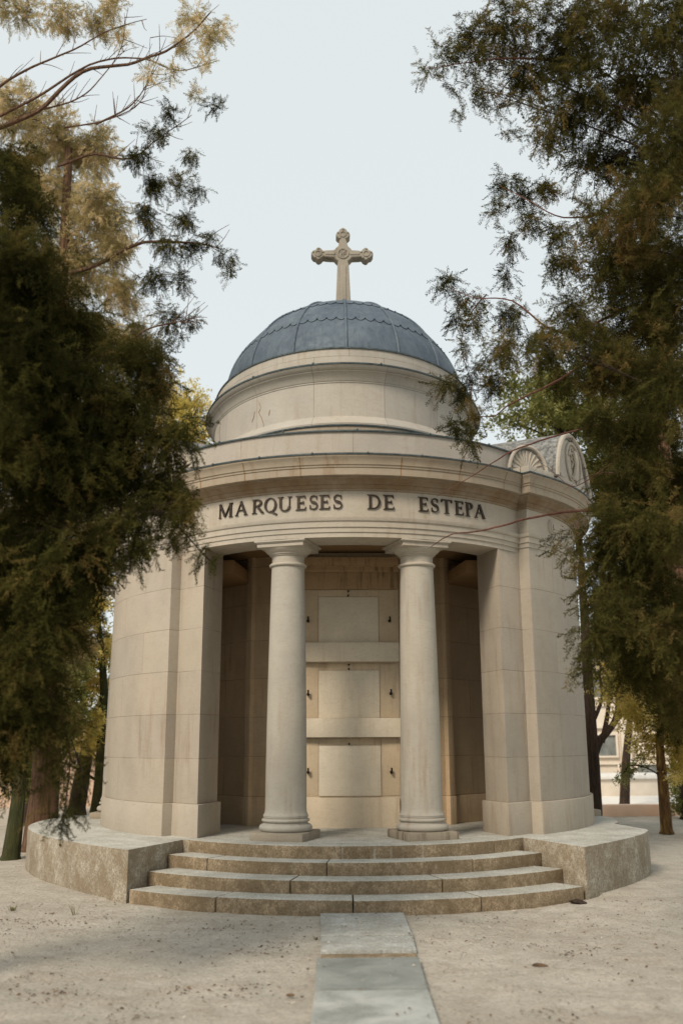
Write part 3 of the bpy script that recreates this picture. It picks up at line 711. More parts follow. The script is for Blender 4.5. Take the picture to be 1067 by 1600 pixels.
# --- vaulted caps with carved lunettes over the flanks
def cap(sgn):
    e = empty('vaulted_cap', (sgn*3.0, -2.0, 5.1)); e.parent = root
    def arch(t, p=2.2): return max(0, 1-abs(t)**p)**.62
    def vault(name, A, B, zb, H, depth, sets):
        """planar arched face between plan points A and B, with a lead-covered vault running back from it"""
        A, B = Vector((sgn*A[0], A[1])), Vector((sgn*B[0], B[1]))
        nrm = Vector(((B-A).y, -(B-A).x)).normalized()*(1 if sgn > 0 else -1)
        def P(t, h, d):
            q = A.lerp(B, (t+1)/2)+nrm*d; return Vector((q.x, q.y, zb+h))
        ts = [math.sin(math.pi/2*x) for x in np.linspace(-1, 1, 41)]
        bm = bmesh.new(); rings = [[bm.verts.new(P(t*(1+.0*d), (H+.02)*arch(t), d)) for t in ts] for d in (0, -depth*.33, -depth*.66, -depth)]
        for X_, Y_ in zip(rings, rings[1:]):
            for i in range(40): bm.faces.new((X_[i], X_[i+1], Y_[i+1], Y_[i]))
        from_bm('vault_roof', bm, m_vault, e, 40)
        bm = bmesh.new()
        lo = [bm.verts.new(P(t*.97, -.07, -.03)) for t in ts]; hi = [bm.verts.new(P(t*.97, H*.96*arch(t), -.03)) for t in ts]
        for i in range(40): bm.faces.new((lo[i], lo[i+1], hi[i+1], hi[i]))
        rim = [P(t*.985, (H-.01)*arch(t), .0) for t in ts]
        tube(bm, rim, .030*sets, 8); tube(bm, [p-Vector((0, 0, .02))-Vector((nrm.x, nrm.y, 0))*.03 for p in rim], .035*sets, 8, 1)
        return bm, P
    bm, P = vault('large', (2.816, -2.626), (3.72, -1.0), 5.19, .80, 1.5, 1.2)
    oc = lambda u, v, d: P(.10+u, .40+v, d-.03)
    tube(bm, [oc(.44*math.cos(a), .315*math.sin(a), .012) for a in np.linspace(0, 2*math.pi, 41)], .024, 8)
    for k in range(22):
        u, v = random.uniform(-.28, .28), random.uniform(-.22, .22); u2, v2 = u+random.uniform(-.22, .22), v+random.uniform(-.12, .12)
        tube(bm, smooth_path([oc(u, v, .0), oc((u+u2)/2, (v+v2)/2+.03, .018), oc(u2, v2, .004)], 3), .014, 6)
    tube(bm, smooth_path([oc(-.05, -.24, .01), oc(.0, -.05, .05), oc(-.02, .1, .05), oc(.02, .2, .02)], 4), .04, 8)
    for t_ in (-.66, .62): tube(bm, [P(t_-.13, .06, -.02), P(t_+.13, .06, -.02)], .03, 8)
    from_bm('large_lunette', bm, [m_trim, m_vault], e, 35)
    bm, P = vault('small', (2.12, -2.86), (2.69, -2.60), 5.22, .35, .75, .8)
    for k in range(11):                                     # scallop-shell fan
        a = R(4+172*k/10); c_, s_ = math.cos(a), math.sin(a)
        tube(bm, [P(.25*c_, .02+.06*s_, -.03), P(.52*c_, .02+.18*s_, -.026), P(.78*c_, .02+.265*s_, -.026)], [.006, .012, .016], 6)
    tube(bm, [P(-.12, .02, -.01), P(.12, .02, -.01)], .035, 8)
    from_bm('small_lunette', bm, [m_trim, m_vault], e, 35)
    op = [tuple(p) for p in offset_path(path, .235)]
    seg = op[57:81]
    bp = seg + arc(2.7, 77, 47, 8) + [(1.9, -2.45)]
    bm = bmesh.new(); poly(bm, [(sgn*x, y) for x, y in bp], 5.095, 5.215, 0, .008); from_bm('cap_base', bm, m_trim, e, 30)
for sg in (1, -1): cap(sg)

# ------------------------------------------------------------------ path slabs
slabs = [([(-.40, -5.18), (.41, -5.16), (.395, -6.265), (-.395, -6.29)], .030, m_slab, 'rough grey granite slab at the foot of the steps'),
         ([(-.395, -6.325), (.395, -6.295), (.37, -6.865), (-.395, -6.872)], .026, m_slab, 'short rough grey granite slab second from the steps'),
         ([(-.395, -6.91), (.37, -6.895), (.36, -7.13), (-.40, -7.14)], .006, m_riser, 'narrow sunken strip of rough slab before the smooth slabs'),
         ([(-.43, -7.19), (.36, -7.18), (.325, -8.125), (-.435, -8.125)], .034, m_slab3, 'smooth darker grey slab third from the steps'),
         ([(-.435, -8.165), (.325, -8.165), (.29, -9.7), (-.48, -9.7)], .030, m_slab2, 'smooth pale grey slab nearest the camera')]
for pts, h, m, lab in slabs:
    q_ = []
    for a_, b_ in zip(pts, pts[1:]+pts[:1]):
        n_ = 12
        for i in range(n_):
            x_, y_ = a_[0]+(b_[0]-a_[0])*i/n_, a_[1]+(b_[1]-a_[1])*i/n_; k_ = .007 if h < .03 else .004
            q_.append((x_+k_*noise.noise(Vector((x_*9, y_*9, 3))), y_+k_*noise.noise(Vector((x_*9, y_*9, 7)))))
    bm = bmesh.new(); poly(bm, q_[::-1], -.05, h, 0, .007)
    bmesh.ops.triangulate(bm, faces=[f for f in bm.faces if len(f.verts) > 4])
    tag(from_bm('path_slab', bm, m, None, 40), lab, 'path slab', 'slabs of the path to the steps')

# ------------------------------------------------------------------ ground litter
def scatter(name, n, mat, mk, area, label, cat):
    V, F = [], []
    for _ in range(n):
        x, y = area()
        if math.hypot(x, y) < 4.85 and y > -4.3 or (abs(x) < .47 and y < -4.9 and random.random() < .75) or (abs(x) < 2.5 and y > -5.12): continue
        mk(V, F, x, y, gz(x, y))
    me = bpy.data.meshes.new(name); me.from_pydata(V, [], F); return tag(link(name, me, mat, None, 0), label, cat, kind='stuff')
def leafmk(V, F, x, y, z):
    s_ = random.uniform(.006, .021); a = random.uniform(0, 6.3); u = Vector((math.cos(a), math.sin(a), random.uniform(-.3, .3)))*s_; v = Vector((-math.sin(a), math.cos(a), random.uniform(-.4, .4)))*s_*random.uniform(.25, .5)
    z = max(z, .034 if abs(x) < .45 and y < -5.1 else z); c = Vector((x, y, z+.007)); k = len(V); V += [c-u, c+v, c+u, c-v+Vector((0, 0, s_*.3))]; F.append((k, k+1, k+2, k+3))
def pebmk(V, F, x, y, z):
    s_ = abs(random.gauss(0, .004))+.003; k = len(V); z = max(z, .032 if abs(x) < .45 and y < -5.1 else z); c = Vector((x, y, z+s_*.3))
    for d in ((1, 0, 0), (0, 1, 0), (-1, 0, 0), (0, -1, 0), (0, 0, .8)): V.append(c+Vector(d)*s_*random.uniform(.7, 1.3))
    F += [(k, k+1, k+4), (k+1, k+2, k+4), (k+2, k+3, k+4), (k+3, k, k+4)]
def area1():
    return random.uniform(-6.5, 6.5), -4.2-abs(random.gauss(0, 2.6))
def clus():
    cx_, cy_ = random.choice(CL); return cx_+random.gauss(0, .14), cy_+random.gauss(0, .10)
CL = [(random.uniform(-4, 4), random.uniform(-10.5, -5)) for _ in range(34)]
scatter('leaf_litter', 3000, m_litter, leafmk, lambda: area1() if random.random() < .6 else clus(), 'small brown dry leaves and twigs scattered over the sand', 'leaf litter')
scatter('grit', 9000, m_pebble, pebmk, area1, 'fine grit and pebbles lying on the sand', 'grit')
def tuft(x, y, n, h, lab):
    V, F = [], []
    for _ in range(n):
        a = random.uniform(0, 6.3); l = h*random.uniform(.5, 1); d = Vector((math.cos(a), math.sin(a), 0)); c = Vector((x, y, gz(x, y)))+d*random.uniform(0, .04)
        t = d.cross(Vector((0, 0, 1)))*.0035; k = len(V)
        V += [c-t, c+t, c+d*l*.35+Vector((0, 0, l*.7))+t*.6, c+d*l*.35+Vector((0, 0, l*.7))-t*.6, c+d*l*.8+Vector((0, 0, l))]
        F += [(k, k+1, k+2, k+3), (k+3, k+2, k+4)]
    me = bpy.data.meshes.new('grass_tuft'); me.from_pydata(V, [], F); tag(link('grass_tuft', me, m_grass, None, 0), lab, 'grass tuft')
def ground_pt(px, py):
    d = fw + rt*((px-533.5)/FPX) - up*((py-800)/FPX); return CP + d*(-CP.z/d.z)
p = ground_pt(118, 1428); tuft(p.x, p.y, 12, .16, 'thin dry grass tuft in the sand left of the steps')
p = ground_pt(20, 1420); tuft(p.x, p.y, 34, .06, 'low green weed clump at the left edge of the sand')
p = ground_pt(493, 1466); tuft(p.x, p.y, 22, .04, 'small weed clump beside the first path slab')
def clod(px, py, r_, lab, cat, name, mat):
    p = ground_pt(px, py); bm = bmesh.new(); bmesh.ops.create_icosphere(bm, subdivisions=3, radius=r_)
    for v in bm.verts: v.co = Vector((v.co.x*1.7, v.co.y, v.co.z*.55))*(1+.5*noise.noise(v.co*22)) + Vector((p.x, p.y, r_*.25))
    tag(from_bm(name, bm, mat, None, 30), lab, cat)
clod(842, 1511, .035, 'dark crumbly clod of earth right of the path', 'clod', 'earth_clod', m_litter)
clod(452, 1556, .018, 'small dark pebble near the left edge of the smooth slabs', 'pebble', 'dark_pebble', m_litter)
clod(903, 1411, .05, 'dark broken lump of stone at the foot of the bottom step on the right', 'rubble', 'rubble_lump', m_barkd)
clod(803, 1424, .018, 'small pale stone against the bottom step', 'pebble', 'pale_pebble', m_pebble)

# ------------------------------------------------------------------ foliage
DENS = 7.0
def frond_template(kind):
    """triangles of one spray, length 1 along +X"""
    T = []
    r_ = np.random.default_rng(kind*7+3)
    def tri(a, b, c): T.append([a, b, c])
    if kind < 3:                                           # cypress spray: forking scaly twiglets
        n = 15
        ax = [np.array([t, .06*math.sin(t*3+kind), -.22*t*t]) for t in np.linspace(0, 1, n+1)]
        for i in range(n):
            p, q = ax[i], ax[i+1]; w_ = np.array([0, .007, .004]); tri(p-w_, p+w_, q)
            L = .44*(1-.6*(i/n))*r_.uniform(.6, 1.25); sd_ = 1 if i % 2 else -1
            d = np.array([r_.uniform(.35, .85), sd_*r_.uniform(.3, .95), r_.normal(0, .42)]); d /= np.linalg.norm(d)
            m_ = 4
            for j in range(m_):
                a = p + d*L*j/m_ + np.array([0, 0, -.25*(L*j/m_)**2]); e_ = r_.normal(0, 1, 3); e_ -= e_.dot(d)*d; e_ /= np.linalg.norm(e_)
                l2 = .105*r_.uniform(.7, 1.3)*(1-.4*j/m_); tip = a + (d*.75+e_*.65)*l2
                side = np.cross(d, e_)*.026
                tri(a-side, a+side, tip); 
                e2 = -e_+r_.normal(0, .3, 3); tip2 = a+(d*.8+e2*.5)*l2; tri(a-side*.8, a+side*.8, tip2)
    else:                                                  # broadleaf twig
        n = 22
        for i in range(n):
            t = r_.uniform(.1, 1); p = np.array([t, 0, -.1*t*t]) + r_.normal(0, .16, 3)*np.array([.6, 1, .8])
            u = r_.normal(0, 1, 3); u /= np.linalg.norm(u); v = np.cross(u, r_.normal(0, 1, 3)); v /= np.linalg.norm(v); s_ = .12*r_.uniform(.7, 1.3)
            a, b, c, d = p-u*s_, p+v*s_*.45, p+u*s_, p-v*s_*.45; tri(a, b, c); tri(a, c, d)
    return np.array(T, dtype=np.float32)
TPL = [frond_template(k) for k in range(5)]
def crown_mesh(name, centers, dirs, scales, kinds, mat, parent):
    allv = []; tints = []
    key = np.floor(centers/.22).astype(int); hsh = (np.sin(key @ np.array([12.9898, 78.233, 37.719]))*43758.5453) % 1.0
    tn = np.clip(hsh*.6 + RNG.uniform(0, 1, len(centers))*.4, 0, 1)
    N = len(centers)
    up_ = RNG.normal(0, .45, (N, 3)) + np.array([0, 0, 1.0])
    X = dirs/np.linalg.norm(dirs, axis=1, keepdims=True)
    Y_ = np.cross(up_, X); Y_ /= np.linalg.norm(Y_, axis=1, keepdims=True)+1e-9; Z = np.cross(X, Y_)
    for k in range(len(TPL)):
        idx = np.where(kinds == k)[0]
        if not len(idx): continue
        T = TPL[k].reshape(-1, 3)
        B = np.stack([X[idx], Y_[idx], Z[idx]], 1)*scales[idx, None, None]
        tints.append(np.repeat(tn[idx], len(T)))
        allv.append((np.einsum('vk,nkj->nvj', T, B) + centers[idx, None, :]).reshape(-1, 3))
    V = np.concatenate(allv).astype(np.float32); nt_ = len(V)//3
    me = bpy.data.meshes.new(name); me.vertices.add(len(V)); me.vertices.foreach_set('co', V.ravel())
    me.loops.add(len(V)); me.loops.foreach_set('vertex_index', np.arange(len(V), dtype=np.int32))
    me.polygons.add(nt_); me.polygons.foreach_set('loop_start', np.arange(0, len(V), 3, dtype=np.int32)); me.polygons.foreach_set('loop_total', np.full(nt_, 3, dtype=np.int32))
    me.update(calc_edges=True)
    ta = me.attributes.new('tint', 'FLOAT', 'POINT'); ta.data.foreach_set('value', np.concatenate(tints).astype(np.float32))
    return link(name, me, mat, parent, 0)
def blob_fronds(blobs, dens, fs, kindset, droop=.5, shell=.55):
    """blobs: (centre, radius xyz). fronds spread through each blob in clusters, leaning outward and down"""
    C, D, S_ = [], [], []
    for c, r_ in blobs:
        c = np.array(c); r_ = np.array(r_); area = 4*math.pi*np.mean(r_)**2
        n = max(8, int(dens*DENS*area/fs**2))
        ncl = max(3, n//9)
        u = RNG.normal(0, 1, (ncl, 3)); u /= np.linalg.norm(u, axis=1, keepdims=True); rad_ = RNG.uniform(0, 1, (ncl, 1))**(1/(1+shell*2))
        cc = u*rad_*r_*.92
        ci = RNG.integers(0, ncl, n)
        p = cc[ci] + RNG.normal(0, fs*.45, (n, 3))
        d = p/np.maximum(r_, .05)*.8 + (cc[ci]/np.maximum(r_, .05))*.5 + RNG.normal(0, .45, (n, 3)); d[:, 2] -= droop
        C.append(p+c - d/np.linalg.norm(d, axis=1, keepdims=True)*fs*.5); D.append(d); S_.append(fs*RNG.uniform(.55, 1.25, n))
    C, D, S_ = np.concatenate(C), np.concatenate(D), np.concatenate(S_)
    K = RNG.choice(kindset, len(C)); return C, D, S_, K
def PB(lst, Y, depth=1.5, dj=.5):
    """(px, py, radius px) or (px, py, rx px, ry px) of the photograph -> blob with a real size at depth Y"""
    out = []
    for t in lst:
        rx = t[2]; rz = t[3] if len(t) > 3 else rx
        Yj = Y + random.uniform(-dj, dj); c = at(t[0], t[1], Yj); m = (Yj-CP.y)/FPX
        out.append(((c.x, c.y, c.z), (rx*m, (rx+rz)/2*m*depth, rz*m)))
    return out
def limbs(bark, e, src, blobs, r0, mat=0, every=1, sag=.15):
    for c, r_ in blobs[::every]:
        bm = bmesh.new()
        c = Vector(c); s_ = Vector(src(c)); mid = s_.lerp(c, .5) + Vector((random.uniform(-.15, .15), random.uniform(-.15, .15), sag*(c-s_).length*.5))
        L = (c-s_).length; rr = r0*min(1.5, .4+L*.25)
        pts = smooth_path([s_, mid, c], 6); n = len(pts)
        tube(bm, pts, [rr*(1-.8*i/(n-1)) for i in range(n)], 6)
        for k in range(5):
            q = Vector(c) + Vector((random.gauss(0, r_[0]*.5), random.gauss(0, r_[1]*.4), random.gauss(0, r_[2]*.5)))
            p0 = pts[int(n*.55)+k % 4]; tube(bm, smooth_path([p0, p0.lerp(q, .5)+Vector((0, 0, .05)), q], 3), [rr*.3*(1-.12*i) for i in range(7)], 5)
        from_bm('limb', bm, bark, e, 60)
def tree(name, label, cat, blobs, trunk, tr_r, fol, bark, dens, fs, kinds, droop=.5, group=None, limb_r=.05, extra=None, every=2):
    base = Vector(trunk[0]); e = empty(name, base, label, cat, group)
    bm = bmesh.new(); tp = smooth_path(trunk, 7); n = len(tp)
    rad_ = [tr_r*(1.25 if i == 0 else 1)*(1-.75*i/(n-1)) for i in range(n)]
    tube(bm, tp, rad_, 16, 0, .25)
    from_bm('trunk', bm, bark, e, 60)
    def src(c):
        best = min(tp, key=lambda q: abs(q.z-(c.z-.35*math.hypot(c.x-q.x, c.y-q.y)))); return best
    limbs(bark, e, src, blobs, limb_r, 0, every)
    C, D, S_, K = blob_fronds(blobs, dens, fs, kinds, droop)
    crown_mesh('crown', C, D, S_, K, fol, e)
    if extra: extra(e)
    return e
GT = 'cypresses around the mausoleum'

# left foreground cypress, close to the camera: trunk just outside the frame
YL = -8.3
lf = PB([(20, 270, 60), (35, 340, 50, 80), (10, 420, 90), (65, 445, 75, 60), (130, 530, 62, 55), (40, 540, 110), (205, 560, 60, 50), (130, 620, 90), (245, 600, 38), (30, 680, 110), (215, 680, 80, 70), (275, 690, 32), (120, 750, 100), (255, 770, 55, 50), (20, 820, 100), (200, 830, 50), (290, 800, 26, 30), (110, 880, 85, 60), (30, 960, 80), (100, 980, 50, 60), (20, 1080, 60), (75, 1090, 38, 50), (10, 1180, 30, 60), (60, 1010, 60, 60), (95, 900, 60, 60), (50, 1140, 34, 40), (180, 740, 70, 60), (30, 560, 90), (-120, 500, 110), (-200, 700, 110), (-130, 850, 100), (-230, 950, 90), (-90, 1030, 60)], YL, 1.4)
thin = PB([(282, 840, 16, 20), (318, 868, 14, 14), (335, 880, 9, 10), (205, 870, 18, 22), (110, 1150, 26, 34), (128, 1205, 20, 26), (92, 1215, 18, 30), (98, 1268, 18, 16), (95, 1295, 12, 12)], YL, 1.0, .2)
bx_ = at(-60, 1400, YL)
def lfx(e):
    C, D, S_, K = blob_fronds(thin, .85, .12, [0, 1, 2], .9); crown_mesh('drooping_spray', C, D, S_, K, m_fdark, e)
    bm = bmesh.new()
    for pl in ([(180, 800), (240, 790), (285, 830), (320, 868), (338, 885)], [(60, 1050), (90, 1110), (110, 1180), (98, 1290)], [(200, 830), (204, 875)], [(110, 1150), (130, 1210)]):
        bm = bmesh.new(); tube(bm, smooth_path([at(x, y, YL) for x, y in pl], 4), .006, 5); from_bm('twig', bm, m_barkd, e, 60)
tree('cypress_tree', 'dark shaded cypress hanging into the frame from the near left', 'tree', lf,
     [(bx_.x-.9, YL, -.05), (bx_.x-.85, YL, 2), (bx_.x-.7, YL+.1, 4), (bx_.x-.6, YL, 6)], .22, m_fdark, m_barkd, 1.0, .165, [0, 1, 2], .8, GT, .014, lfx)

# right foreground cypress
YR = -7.6
rf = PB([(1040, 40, 110, 70), (950, 40, 90, 60), (870, 60, 80, 60), (790, 40, 60, 45), (740, 70, 45, 40), (690, 95, 24, 22), (745, 140, 28, 22), (820, 130, 55, 50), (900, 150, 70), (990, 150, 90), (1060, 220, 80), (860, 210, 38, 30), (930, 250, 60, 45), (1000, 320, 75, 60), (930, 350, 50, 40), (1060, 400, 80), (960, 440, 70, 50), (880, 420, 38, 26), (1020, 500, 80), (900, 500, 60, 40), (850, 540, 62, 34), (790, 545, 40, 28), (960, 580, 80, 50), (1050, 620, 70), (1000, 680, 70, 50), (940, 660, 34), (1050, 760, 70), (985, 780, 55), (1000, 880, 70, 60), (940, 880, 50, 36), (900, 850, 26, 18), (1050, 960, 50, 70), (965, 960, 50, 55), (925, 1000, 34, 36), (1000, 1050, 50, 40), (940, 1050, 24, 20), (960, 820, 50, 50), (1030, 1000, 50, 60), (975, 1010, 40, 50), (1020, 830, 70, 60), (935, 930, 34, 40), (1050, 1100, 40, 50), (990, 740, 50, 50), (1010, 600, 70, 60), (930, 580, 50, 40), (1000, 260, 60, 50), (960, 390, 50, 40), (1180, 100, 110), (1280, 300, 120), (1180, 480, 110), (1300, 620, 110), (1190, 760, 100), (1270, 930, 90), (1160, 1000, 60)], YR, 1.4)
thin_r = PB([(668, 118, 12, 12), (700, 140, 12), (655, 100, 8), (780, 170, 16), (710, 175, 10, 8), (795, 205, 12)], YR, 1, .2)
mid_r = PB([(790, 290, 22, 20), (775, 330, 12, 20), (815, 310, 22, 20), (830, 350, 22), (800, 380, 15, 20), (790, 430, 10, 20), (850, 300, 26, 20), (870, 370, 26, 22), (700, 448, 14, 18), (722, 470, 16, 18), (712, 500, 10, 18), (750, 470, 14), (745, 510, 16, 20), (725, 545, 10, 16), (740, 585, 14, 18), (700, 605, 22, 14), (728, 615, 16, 18), (738, 650, 16, 16), (735, 690, 13, 22), (712, 668, 22, 9), (770, 600, 20, 26), (800, 500, 26), (880, 600, 40, 20), (690, 440, 8, 10)], -5.2, 1.1, .3)
rxp = at(1120, 1400, YR)
def rfx(e):
    C, D, S_, K = blob_fronds(thin_r, .8, .12, [0, 1, 2], .5); crown_mesh('outer_spray', C, D, S_, K, m_fdark2, e)
    C, D, S_, K = blob_fronds(mid_r, 1.0, .14, [0, 1, 2], .6); crown_mesh('hanging_spray', C, D, S_, K, m_fdark, e)
    bm = bmesh.new()
    for pl, r0, Y0, Y1 in (([(1067, 800), (935, 798), (880, 800), (820, 812), (760, 828), (712, 834), (690, 843), (672, 855)], .016, -6.5, -5.2),
                           ([(1000, 650), (900, 672), (810, 700), (775, 720), (730, 748), (682, 776)], .012, -6.0, -5.2),
                           ([(930, 560), (860, 600), (800, 630), (770, 650), (740, 650)], .014, -6.5, -5.2),
                           ([(960, 720), (900, 760), (872, 745), (850, 727), (833, 737)], .006, -6.0, -5.0), ([(1000, 740), (930, 740), (880, 765)], .006, -6, -5),
                           ([(1000, 470), (880, 520), (800, 470), (740, 465), (700, 448)], .014, -6.8, -5.2), ([(960, 330), (880, 340), (820, 310), (780, 290)], .012, -6.8, -5.2),
                           ([(760, 460), (735, 490), (720, 540), (735, 600), (738, 690)], .008, -5.2, -5.2), ([(900, 100), (800, 90), (720, 100), (660, 108)], .012, YR, YR)):
        n = len(pl); pts = smooth_path([at(x, y, Y0+(Y1-Y0)*i/(n-1)) for i, (x, y) in enumerate(pl)], 5); m = len(pts)
        pts = [p+Vector((0, 0, .012*noise.noise(p*6))) for p in pts]
        bm = bmesh.new(); tube(bm, pts, [r0*(1-.8*i/(m-1)) for i in range(m)], 6); from_bm('bare_branch', bm, m_twig, e, 60)
tree('cypress_tree', 'dark olive cypress reaching in from the near right over the dome', 'tree', rf,
     [(rxp.x+.9, YR, -.05), (rxp.x+.85, YR, 2), (rxp.x+.7, YR-.1, 4), (rxp.x+.6, YR, 6.5)], .24, m_fdark2, m_barkd, .75, .16, [0, 1, 2], .5, GT, .014, rfx)

# left tall cypress beside the podium: sunlight and silhouette shade in the needle colours
YM = .8
lm_ = PB([(30, 180, 60, 50), (95, 220, 70, 55), (150, 240, 50, 50), (60, 300, 80, 70), (150, 330, 60), (185, 380, 38, 50), (120, 420, 80), (190, 460, 40), (40, 450, 80), (210, 540, 42, 50), (120, 540, 90, 60), (240, 620, 38, 40), (160, 660, 80), (60, 660, 90), (230, 720, 50), (120, 780, 90), (40, 820, 80), (140, 890, 45), (60, 960, 70), (110, 1010, 40), (50, 1090, 60, 50)], YM, 1.3, .6)
fr = PB([(215, 250, 28, 24), (245, 215, 22, 20), (262, 180, 18), (300, 240, 16), (240, 290, 28), (275, 290, 20), (225, 340, 28), (285, 350, 20, 26), (310, 300, 16), (330, 170, 12), (345, 165, 8), (260, 390, 30, 22), (300, 390, 22, 18), (330, 375, 15), (345, 400, 14, 12), (362, 405, 10, 16), (360, 430, 7, 12), (240, 440, 26), (285, 440, 16, 22), (300, 500, 14), (265, 500, 24), (280, 530, 12, 12), (250, 560, 26)], YM-.6, 1.1, .4)
topf = PB([(25, 20, 50, 30), (95, 25, 50, 30), (150, 35, 30), (185, 50, 18, 22), (170, 10, 35, 20), (300, 30, 30, 26), (330, 60, 24, 22), (345, 40, 16), (285, 70, 20), (320, 100, 16), (270, 110, 14), (235, 120, 16), (305, 150, 12)], YM-.6, 1.1, .5)
bp = at(62, 1308, YM); bp.z = -.02
def lmx(e):
    C, D, S_, K = blob_fronds(fr, .75, .18, [0, 1, 2], .5); crown_mesh('shade_tone_fringe', C, D, S_, K, m_fdark, e)  # fringe of the same tree; its silhouette shade is the dark needle colour
    C, D, S_, K = blob_fronds(topf, .7, .18, [0, 1, 2], .2); crown_mesh('sunlit_tone_tips', C, D, S_, K, m_fsunlit, e)
    bm = bmesh.new()
    for pl, r0 in (([(-30, 210), (20, 190), (70, 165), (130, 110), (200, 100), (260, 80), (300, 50), (330, 20)], .055), ([(-20, 150), (40, 110), (100, 85), (170, 50), (230, 30)], .03), ([(0, 180), (60, 150), (140, 100), (210, 90), (280, 110), (340, 95)], .03),
                   ([(150, 195), (200, 170), (230, 130), (260, 60)], .022), ([(110, 430), (160, 410), (220, 380), (290, 380), (345, 388)], .045), ([(90, 260), (150, 240), (200, 250), (250, 215), (300, 180)], .03), ([(60, 170), (110, 160), (150, 130), (190, 75), (195, 20)], .02), ([(100, 200), (180, 185), (225, 150), (235, 60)], .018), ([(150, 600), (220, 520), (290, 500)], .03)):
        pts = smooth_path([at(x, y, YM-.6) for x, y in pl], 5); m = len(pts); pts = [p+Vector((0, 0, .05*noise.noise(p*2))) for p in pts]
        bm = bmesh.new(); tube(bm, pts, [r0*(1-.8*i/(m-1)) for i in range(m)], 6)
        for k in range(14):
            p0 = random.choice(pts[3:]); q = p0+Vector((random.uniform(-.1, .5), random.uniform(-.2, .2), random.uniform(-.25, .5)))
            tube(bm, smooth_path([p0, p0.lerp(q, .5)+Vector((0, 0, random.uniform(-.05, .05))), q], 3), [.009*(1-.1*i) for i in range(7)], 4)
        from_bm('bare_branch', bm, m_bark, e, 60)
tree('cypress_tree', 'tall cypress with thick brown trunk and foliage coloured sunlit gold left of the podium', 'tree', lm_,
     [bp, bp+Vector((.03, 0, 1.5)), bp+Vector((-.1, 0, 4)), bp+Vector((-.2, 0, 8)), bp+Vector((-.3, 0, 12.5))], .26, m_fsunlit, m_bark, .85, .19, [0, 1, 2], .4, GT, .03, lmx)
# second trunk standing in front of it at the left edge
b2p = at(18, 1325, -.3); b2p.z = -.02
tree('cypress_tree', 'slender mossy-trunked cypress at the far left edge', 'tree', PB([(-20, 700, 60), (0, 900, 50), (15, 1000, 40), (-10, 1090, 40, 60), (30, 1060, 40, 50), (50, 960, 50, 60), (20, 1150, 30, 50)], -.3),
     [b2p, b2p+Vector((.05, 0, 1)), b2p+Vector((.02, 0, 3)), b2p+Vector((-.1, 0, 6))], .13, m_fdark, m_barkm, .5, .25, [0, 1, 2], .5, GT, .04)
# trees behind on the left, sunlight put into the leaf colour
YB = 7.5
lb = PB([(150, 860, 35), (115, 890, 40), (165, 910, 26, 30), (140, 950, 36), (100, 960, 40), (165, 1010, 20, 34), (120, 1030, 38), (80, 1050, 40), (150, 1080, 24, 30), (110, 1110, 36, 26), (150, 1140, 22), (60, 1120, 40), (40, 1000, 50), (10, 900, 50), (160, 820, 40), (200, 840, 40), (130, 1170, 24, 14), (90, 1150, 40, 30), (30, 1180, 40, 40), (20, 1080, 50, 50), (70, 900, 60, 50)], YB, 1.5, 1)
bp = at(152, 1262, YB); bp.z = 0
tree('broadleaf_tree', 'leafy tree in sunlit gold leaf colour with dark trunk behind the left wall of the mausoleum', 'tree', lb,
     [bp, bp+Vector((.05, 0, 1.2)), bp+Vector((0, 0, 3)), bp+Vector((-.3, 0, 5))], .18, m_fsungold, m_barkm, .55, .34, [3, 4], .1, 'trees behind the mausoleum', .04)
lb2 = PB([(300, 640, 26, 28), (285, 680, 34), (312, 690, 14, 22), (270, 720, 40), (240, 680, 40), (270, 630, 30), (230, 760, 50), (190, 800, 50)], 9, 1.5, 1)
bp = at(120, 1262, 9); bp.z = 0
tree('broadleaf_tree', 'tree top in sunlit gold leaf colour showing between the left cypress and the drum', 'tree', lb2,
     [bp, bp+Vector((.3, 0, 2)), bp+Vector((1.2, 0, 4.5)), bp+Vector((2.0, 0, 7))], .2, m_fsungold, m_barkd, .55, .38, [3, 4], .1, 'trees behind the mausoleum', .05)
# right background
rb = PB([(800, 610, 24, 20), (840, 640, 40, 36), (800, 660, 26), (880, 610, 45), (860, 580, 30, 16), (900, 670, 45), (840, 690, 30, 12), (940, 640, 50), (950, 720, 45), (1000, 680, 60), (960, 790, 45), (1030, 780, 60), (980, 860, 45), (1040, 880, 60), (950, 930, 36), (1010, 960, 50), (940, 700, 30), (880, 650, 30), (820, 600, 26, 14)], 6.0, 1.5, 1)
bp = at(925, 1285, 5.2); bp.z = 0
V_ = lambda x, y, Y=5.2: at(x, y, Y)
def rbx(e):
    bm = bmesh.new()
    for pl, r0 in (([(925, 1190), (935, 1160), (955, 1135), (975, 1100), (985, 1060)], .10), ([(940, 1160), (948, 1120), (952, 1080), (958, 1040)], .06), ([(952, 1140), (962, 1110), (963, 1070)], .045), ([(918, 1120), (912, 1080), (925, 1040)], .05), ([(925, 1130), (940, 1090), (935, 1050)], .05), ([(970, 1105), (1000, 1085), (1030, 1080)], .035)):
        pts = smooth_path([V_(x, y) for x, y in pl], 4); m = len(pts); bm = bmesh.new(); tube(bm, pts, [r0*(1-.6*i/(m-1)) for i in range(m)], 8); from_bm('bough', bm, m_barkd, e, 60)
tree('broadleaf_tree', 'olive leafy tree with dark forking trunk behind the right wall', 'tree', rb,
     [bp, V_(925, 1200), V_(920, 1120), V_(915, 1000), V_(905, 860, 5.6), V_(895, 700, 6)], .19, m_folive, m_barkd, .5, .34, [3, 4], .1, 'trees behind the mausoleum', .05, rbx)
